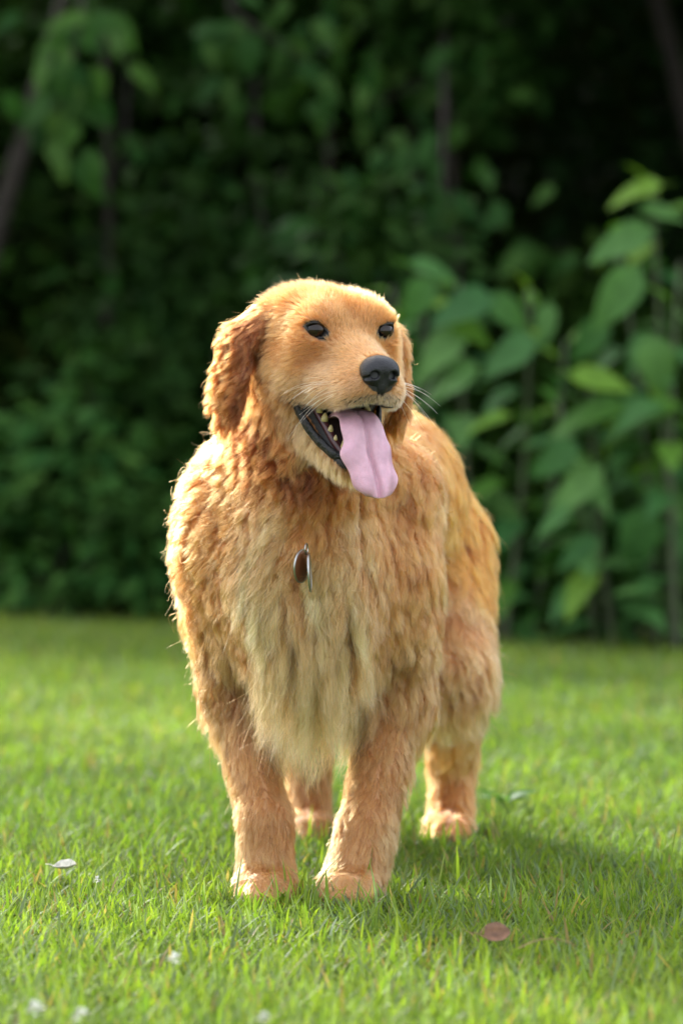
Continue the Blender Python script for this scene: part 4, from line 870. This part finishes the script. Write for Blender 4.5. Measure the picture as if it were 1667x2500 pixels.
if HAIR:
    # place the guides on the skin
    pix = np.array([[g[0], g[1]] for g in PG], float)
    rd = np.stack([(pix[:, 0] - CX) / FPX, np.ones(len(pix)), -(pix[:, 1] - HY) / FPX], -1)
    t = np.full(len(pix), 4.0)
    for _ in range(90):
        t += np.clip(dog_sdf(np.array([0, 0, CAMZ]) + rd * t[:, None]), -0.01, 0.02) * 0.6
    gp1 = np.array([0, 0, CAMZ]) + rd * t[:, None]
    ok = (t < 5.3) & (np.abs(dog_sdf(gp1)) < 0.02)
    print('guides off the body:', [PG[i][:2] for i in np.where(~ok)[0]])
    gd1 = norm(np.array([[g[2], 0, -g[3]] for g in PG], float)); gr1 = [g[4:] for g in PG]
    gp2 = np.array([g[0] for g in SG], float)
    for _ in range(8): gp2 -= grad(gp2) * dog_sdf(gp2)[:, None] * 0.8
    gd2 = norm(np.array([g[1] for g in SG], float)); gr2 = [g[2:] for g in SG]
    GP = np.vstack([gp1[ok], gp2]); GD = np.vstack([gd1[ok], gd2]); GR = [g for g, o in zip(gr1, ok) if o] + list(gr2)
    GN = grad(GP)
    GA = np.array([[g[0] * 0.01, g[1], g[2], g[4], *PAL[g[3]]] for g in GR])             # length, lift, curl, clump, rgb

    def blend(p, n):
        """interpolated guide values at points p with normals n"""
        D = np.zeros((len(p), 3)); A = np.zeros((len(p), GA.shape[1]))
        for s in range(0, len(p), 40000):
            e = slice(s, s + 40000)
            d2 = ((p[e, None, :] - GP[None]) ** 2).sum(-1) + (0.030 ** 2) * ((n[e, None, :] - GN[None]) ** 2).sum(-1)
            k = np.argpartition(d2, 5, axis=1)[:, :5]
            dk = np.take_along_axis(d2, k, 1); w = 1 / (dk + 1e-5) ** 1.6; w /= w.sum(1, keepdims=True)
            D[e] = (w[..., None] * GD[k]).sum(1); A[e] = (w[..., None] * GA[k]).sum(1)
        D -= n * np.minimum((D * n).sum(1, keepdims=True), 0)
        return norm(D), A

    # sample roots on the skin
    fa, fb, fc, fd = (BV[BF[:, i]] for i in range(4))
    cr = np.cross(fc - fa, fd - fb); area = 0.5 * np.linalg.norm(cr, axis=1); fn_ = norm(cr); fcn = (fa + fb + fc + fd) / 4
    qf = to_head(fcn); mo, li, ey, no = head_masks(qf)
    inmouth = (mouth_sdf(qf) < 0.0020) & (qf[:, 0] > 0.03) & (qf[:, 2] < -0.05) & (np.abs(qf[:, 1]) < 0.075)
    lo_d = -(qf[:, 2] + 0.084 + 1.13 * (qf[:, 0] - 0.048)) * 0.66
    inmouth |= (np.abs(lo_d) < 0.009) & (np.abs(qf[:, 1]) < 0.050) & (qf[:, 0] > 0.035) & (qf[:, 0] < 0.125) & (fn_ @ (HF * 0.6 + HU * 0.8) > 0.1)
    bald = ey | no | inmouth
    ishead = (np.abs(qf[:, 0] - 0.04) < 0.15) & (qf[:, 2] > -0.19) & (np.abs(qf[:, 1]) < 0.145) & (masked(head_sdf, qf, np.array([-0.11, -0.125, -0.19]), np.array([0.18, 0.125, 0.07])) < 0.004) & (qf[:, 0] > -0.055)
    toward = -(fn_ * norm(fcn - np.array([0, 0, CAMZ]))).sum(1)
    vis = np.clip(toward + 0.35, 0, 1) / 1.0; vis = np.where(fcn[:, 1] > 4.62, vis * 0.75, vis)
    def roots(n, wt):
        wt = wt / wt.sum(); idx = RNG.choice(len(BF), n, p=wt)
        r1, r2 = RNG.random((n, 1)), RNG.random((n, 1))
        p = (fa[idx] * (1 - r1) + fb[idx] * r1) * (1 - r2) + (fd[idx] * (1 - r1) + fc[idx] * r1) * r2
        return p, fn_[idx]

    def grow(p, n, NP, phase, curlamp, lam):
        """guide strands that lie along the skin, droop and wave"""
        D, A = blend(p, n); L = A[:, 0] * RNG.uniform(0.82, 1.12, len(p)); lift = A[:, 1]; curl = A[:, 2] * curlamp
        P = np.zeros((len(p), NP, 3)); P[:, 0] = p; cur = p.copy(); g = n.copy(); fl = D.copy()
        d = norm(fl * np.cos(lift * 1.3)[:, None] + n * np.sin(lift * 1.3)[:, None])
        for i in range(1, NP):
            tt = i / (NP - 1)
            h = dog_sdf(cur)
            stick = np.clip(1 - h / 0.05, 0, 1)[:, None]
            fl = norm(fl - g * np.minimum((fl * g).sum(1, keepdims=True), 0) * stick)
            grav = np.array([0, 0, -1.0]) * np.clip(L / 0.06, 0.0, 1.6)[:, None] * (0.12 + 0.55 * tt)
            want = norm(fl + g * (lift * 0.55 * (1 - tt))[:, None] + grav)
            d = norm(d * 0.45 + want * 0.55)
            ph = phase + 2 * math.pi * (L * tt) / lam
            b1 = np.cross(g, d)
            wave = (b1 * np.cos(ph)[:, None] + g * 0.6 * np.sin(ph)[:, None]) * curl[:, None] * 1.6
            cur = cur + norm(d + wave) * (L / (NP - 1))[:, None]
            g = grad(cur); h = dog_sdf(cur)
            off = 0.0012 + L * lift * 0.36 * tt
            cur = cur + g * np.clip(off - h, 0, 0.02)[:, None]
            P[:, i] = cur
        return P, A
    def coat(name, n_super, n_guide, n_hair, wt, NP, rad, label, fly=0.02, curlamp=1.0):
        sp, sn = roots(n_super, wt); gp, gn = roots(n_guide, wt); hp, hn = roots(n_hair, wt)
        ks = KDTree(len(sp)); [ks.insert(v, i) for i, v in enumerate(sp)]; ks.balance()
        sidx = np.array([ks.find(v)[1] for v in gp])
        sphase = RNG.uniform(0, 6.28, n_super)
        slam = RNG.uniform(0.022, 0.046, n_super)
        SPt, _ = grow(sp, sn, NP, sphase, curlamp, slam)
        G, A = grow(gp, gn, NP, sphase[sidx] + RNG.normal(0, 0.3, n_guide), curlamp, slam[sidx] * RNG.uniform(0.93, 1.07, n_guide))
        tt = np.linspace(0, 1, NP)[None, :, None]
        cl = (A[:, 3] * 0.9 * np.clip(A[:, 0] / 0.035, 0.4, 1))[:, None, None]
        dist = np.linalg.norm(sp[sidx] - gp, axis=1)[:, None, None]; okc = (dist < 0.03) & ((sn[sidx] * gn).sum(1)[:, None, None] > 0.5)
        G = G + (SPt[sidx] - G) * cl * tt ** 1.4 * okc
        kg = KDTree(len(gp)); [kg.insert(v, i) for i, v in enumerate(gp)]; kg.balance()
        # nearest guide whose skin faces the same way
        gi = np.zeros(n_hair, int)
        for i, v in enumerate(hp):
            best = None
            for (_, j, dd) in kg.find_n(v, 3):
                if gn[j] @ hn[i] > 0.4: best = j; break
                if best is None: best = j
            gi[i] = best
        Gh = G[gi]; Ah = A[gi]
        ls = RNG.uniform(0.70, 1.08, (n_hair, 1, 1)); ls = np.where(RNG.random((n_hair, 1, 1)) < fly, ls * RNG.uniform(1.05, 1.25, (n_hair, 1, 1)), ls)
        cl = np.clip(Ah[:, 3] * 1.2 * np.clip(Ah[:, 0] / 0.035, 0.35, 1) + RNG.normal(0, 0.1, n_hair), 0, 0.94); cl = np.where(RNG.random(n_hair) < 0.26, cl * 0.25, cl)[:, None, None]
        rel = hp - gp[gi]; rl = np.linalg.norm(rel, axis=1, keepdims=True); rel = rel * np.minimum(1, 0.014 / np.maximum(rl, 1e-6))
        P = hp[:, None, :] + (Gh - Gh[:, :1]) * ls - rel[:, None, :] * cl * tt ** 1.2
        am = Ah[:, 0][:, None, None] * 0.058
        w1 = RNG.normal(0, 1, (n_hair, 1, 3)); w2 = RNG.normal(0, 1, (n_hair, 1, 3)); fr = RNG.uniform(2, 7, (n_hair, 1, 1))
        P = P + am * tt ** 1.3 * (w1 * 0.55 + w2 * 0.40 * np.sin(fr * tt * 2 + w1[:, :, :1] * 3))
        isfly = RNG.random((n_hair, 1, 1)) < fly
        P = P + np.where(isfly, 1, 0) * tt ** 1.5 * (hn[:, None, :] * 0.16 + w2 * 0.09 + w1 * 0.13 * np.sin(tt * 9 + w2[:, :, :1] * 3)) * Ah[:, 0][:, None, None]
        rgb = Ah[:, 4:7] * (1 + RNG.normal(0, 0.10, (n_hair, 1))) * (1 + RNG.normal(0, 0.03, (n_hair, 3)))
        tone = RNG.random((n_super, 1))                                       # locks differ a little
        tone2 = RNG.random((n_guide, 1)); tv = np.clip(Ah[:, 0:1] / 0.045, 0.25, 1.0); rgb = rgb * (1 + tv * (0.75 * (tone[sidx[gi]] - 0.5) + 0.55 * (tone2[gi] - 0.5)))
        rgb = np.clip(rgb, 0.01, 0.93)
        hc = bpy.data.hair_curves.new(name); hc.add_curves([NP] * n_hair)
        hc.position_data.foreach_set('vector', P.astype(np.float32).ravel())
        ra = hc.attributes.get('radius') or hc.attributes.new('radius', 'FLOAT', 'POINT')
        rr = (rad * RNG.uniform(0.75, 1.2, (n_hair, 1)) * (1 - 0.80 * np.linspace(0, 1, NP)[None] ** 2.2)).astype(np.float32)
        ra.data.foreach_set('value', rr.ravel())
        # banded hairs, paler towards the tip; roots darkened further as painted shade between locks
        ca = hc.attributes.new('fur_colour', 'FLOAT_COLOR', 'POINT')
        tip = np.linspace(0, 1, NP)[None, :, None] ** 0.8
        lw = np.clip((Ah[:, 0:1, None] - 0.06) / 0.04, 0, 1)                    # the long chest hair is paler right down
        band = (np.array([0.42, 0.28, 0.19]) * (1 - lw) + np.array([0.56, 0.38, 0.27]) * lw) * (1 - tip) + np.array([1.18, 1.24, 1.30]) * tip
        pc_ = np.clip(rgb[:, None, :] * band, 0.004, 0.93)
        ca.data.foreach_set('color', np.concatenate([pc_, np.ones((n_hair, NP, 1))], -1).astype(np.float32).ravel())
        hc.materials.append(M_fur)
        o = bpy.data.objects.new(name, hc); COL.objects.link(o)
        o.parent = DOG; o.matrix_parent_inverse = Matrix.Translation(DOG.location).inverted()
        o['label'] = label
        return o
    M_fur, ft, fo = node_mat('fur')
    hb = ft.nodes.new('ShaderNodeBsdfHairPrincipled'); hb.model = 'CHIANG'; hb.parametrization = 'COLOR'
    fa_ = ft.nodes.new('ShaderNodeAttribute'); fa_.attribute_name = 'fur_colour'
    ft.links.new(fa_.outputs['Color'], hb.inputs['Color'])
    hb.inputs['Roughness'].default_value = 0.38; hb.inputs['Radial Roughness'].default_value = 0.65; hb.inputs['IOR'].default_value = 1.42
    ft.links.new(hb.outputs[0], fo.inputs[0])
    wb = area * np.where(bald | ishead, 0, 1) * (0.12 + vis)
    wh = area * np.where(bald | ~ishead, 0, 1) * (0.35 + vis)
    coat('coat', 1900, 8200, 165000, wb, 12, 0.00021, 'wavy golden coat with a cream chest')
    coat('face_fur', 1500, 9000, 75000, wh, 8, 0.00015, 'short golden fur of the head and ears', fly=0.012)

    # whiskers
    wp, wd = [], []
    for sd in (-1, 1):
        for i in range(13):
            f0 = RNG.uniform(0.105, 0.145); u0 = RNG.uniform(-0.080, -0.058); base = hw(f0, sd * 0.046, u0)[None]
            for _ in range(12): base = base - grad(base) * dog_sdf(base)[:, None] * 0.8
            n0 = grad(base)[0]; d0 = norm(n0 * 0.8 + HF * RNG.uniform(-0.35, 0.25) + np.array([0, 0, RNG.uniform(-0.7, 0.0)])); L0 = RNG.uniform(0.025, 0.06)
            wp.append([base[0] + d0 * L0 * t + np.array([0, 0, -0.28]) * L0 * t * t for t in np.linspace(0, 1, 8)])
    hc = bpy.data.hair_curves.new('whiskers'); hc.add_curves([8] * len(wp)); hc.position_data.foreach_set('vector', np.array(wp, np.float32).ravel())
    ra = hc.attributes.get('radius') or hc.attributes.new('radius', 'FLOAT', 'POINT'); ra.data.foreach_set('value', np.tile(np.linspace(0.00022, 0.00006, 8), len(wp)).astype(np.float32))
    ca = hc.attributes.new('fur_colour', 'FLOAT_COLOR', 'POINT'); ca.data.foreach_set('color', np.tile(np.array([0.85, 0.75, 0.6, 1], np.float32), 8 * len(wp)))
    hc.materials.append(M_fur); wo_ = bpy.data.objects.new('whiskers', hc); COL.objects.link(wo_); wo_.parent = DOG; wo_.matrix_parent_inverse = Matrix.Translation(DOG.location).inverted()
    wo_['label'] = 'long pale whiskers of the muzzle'
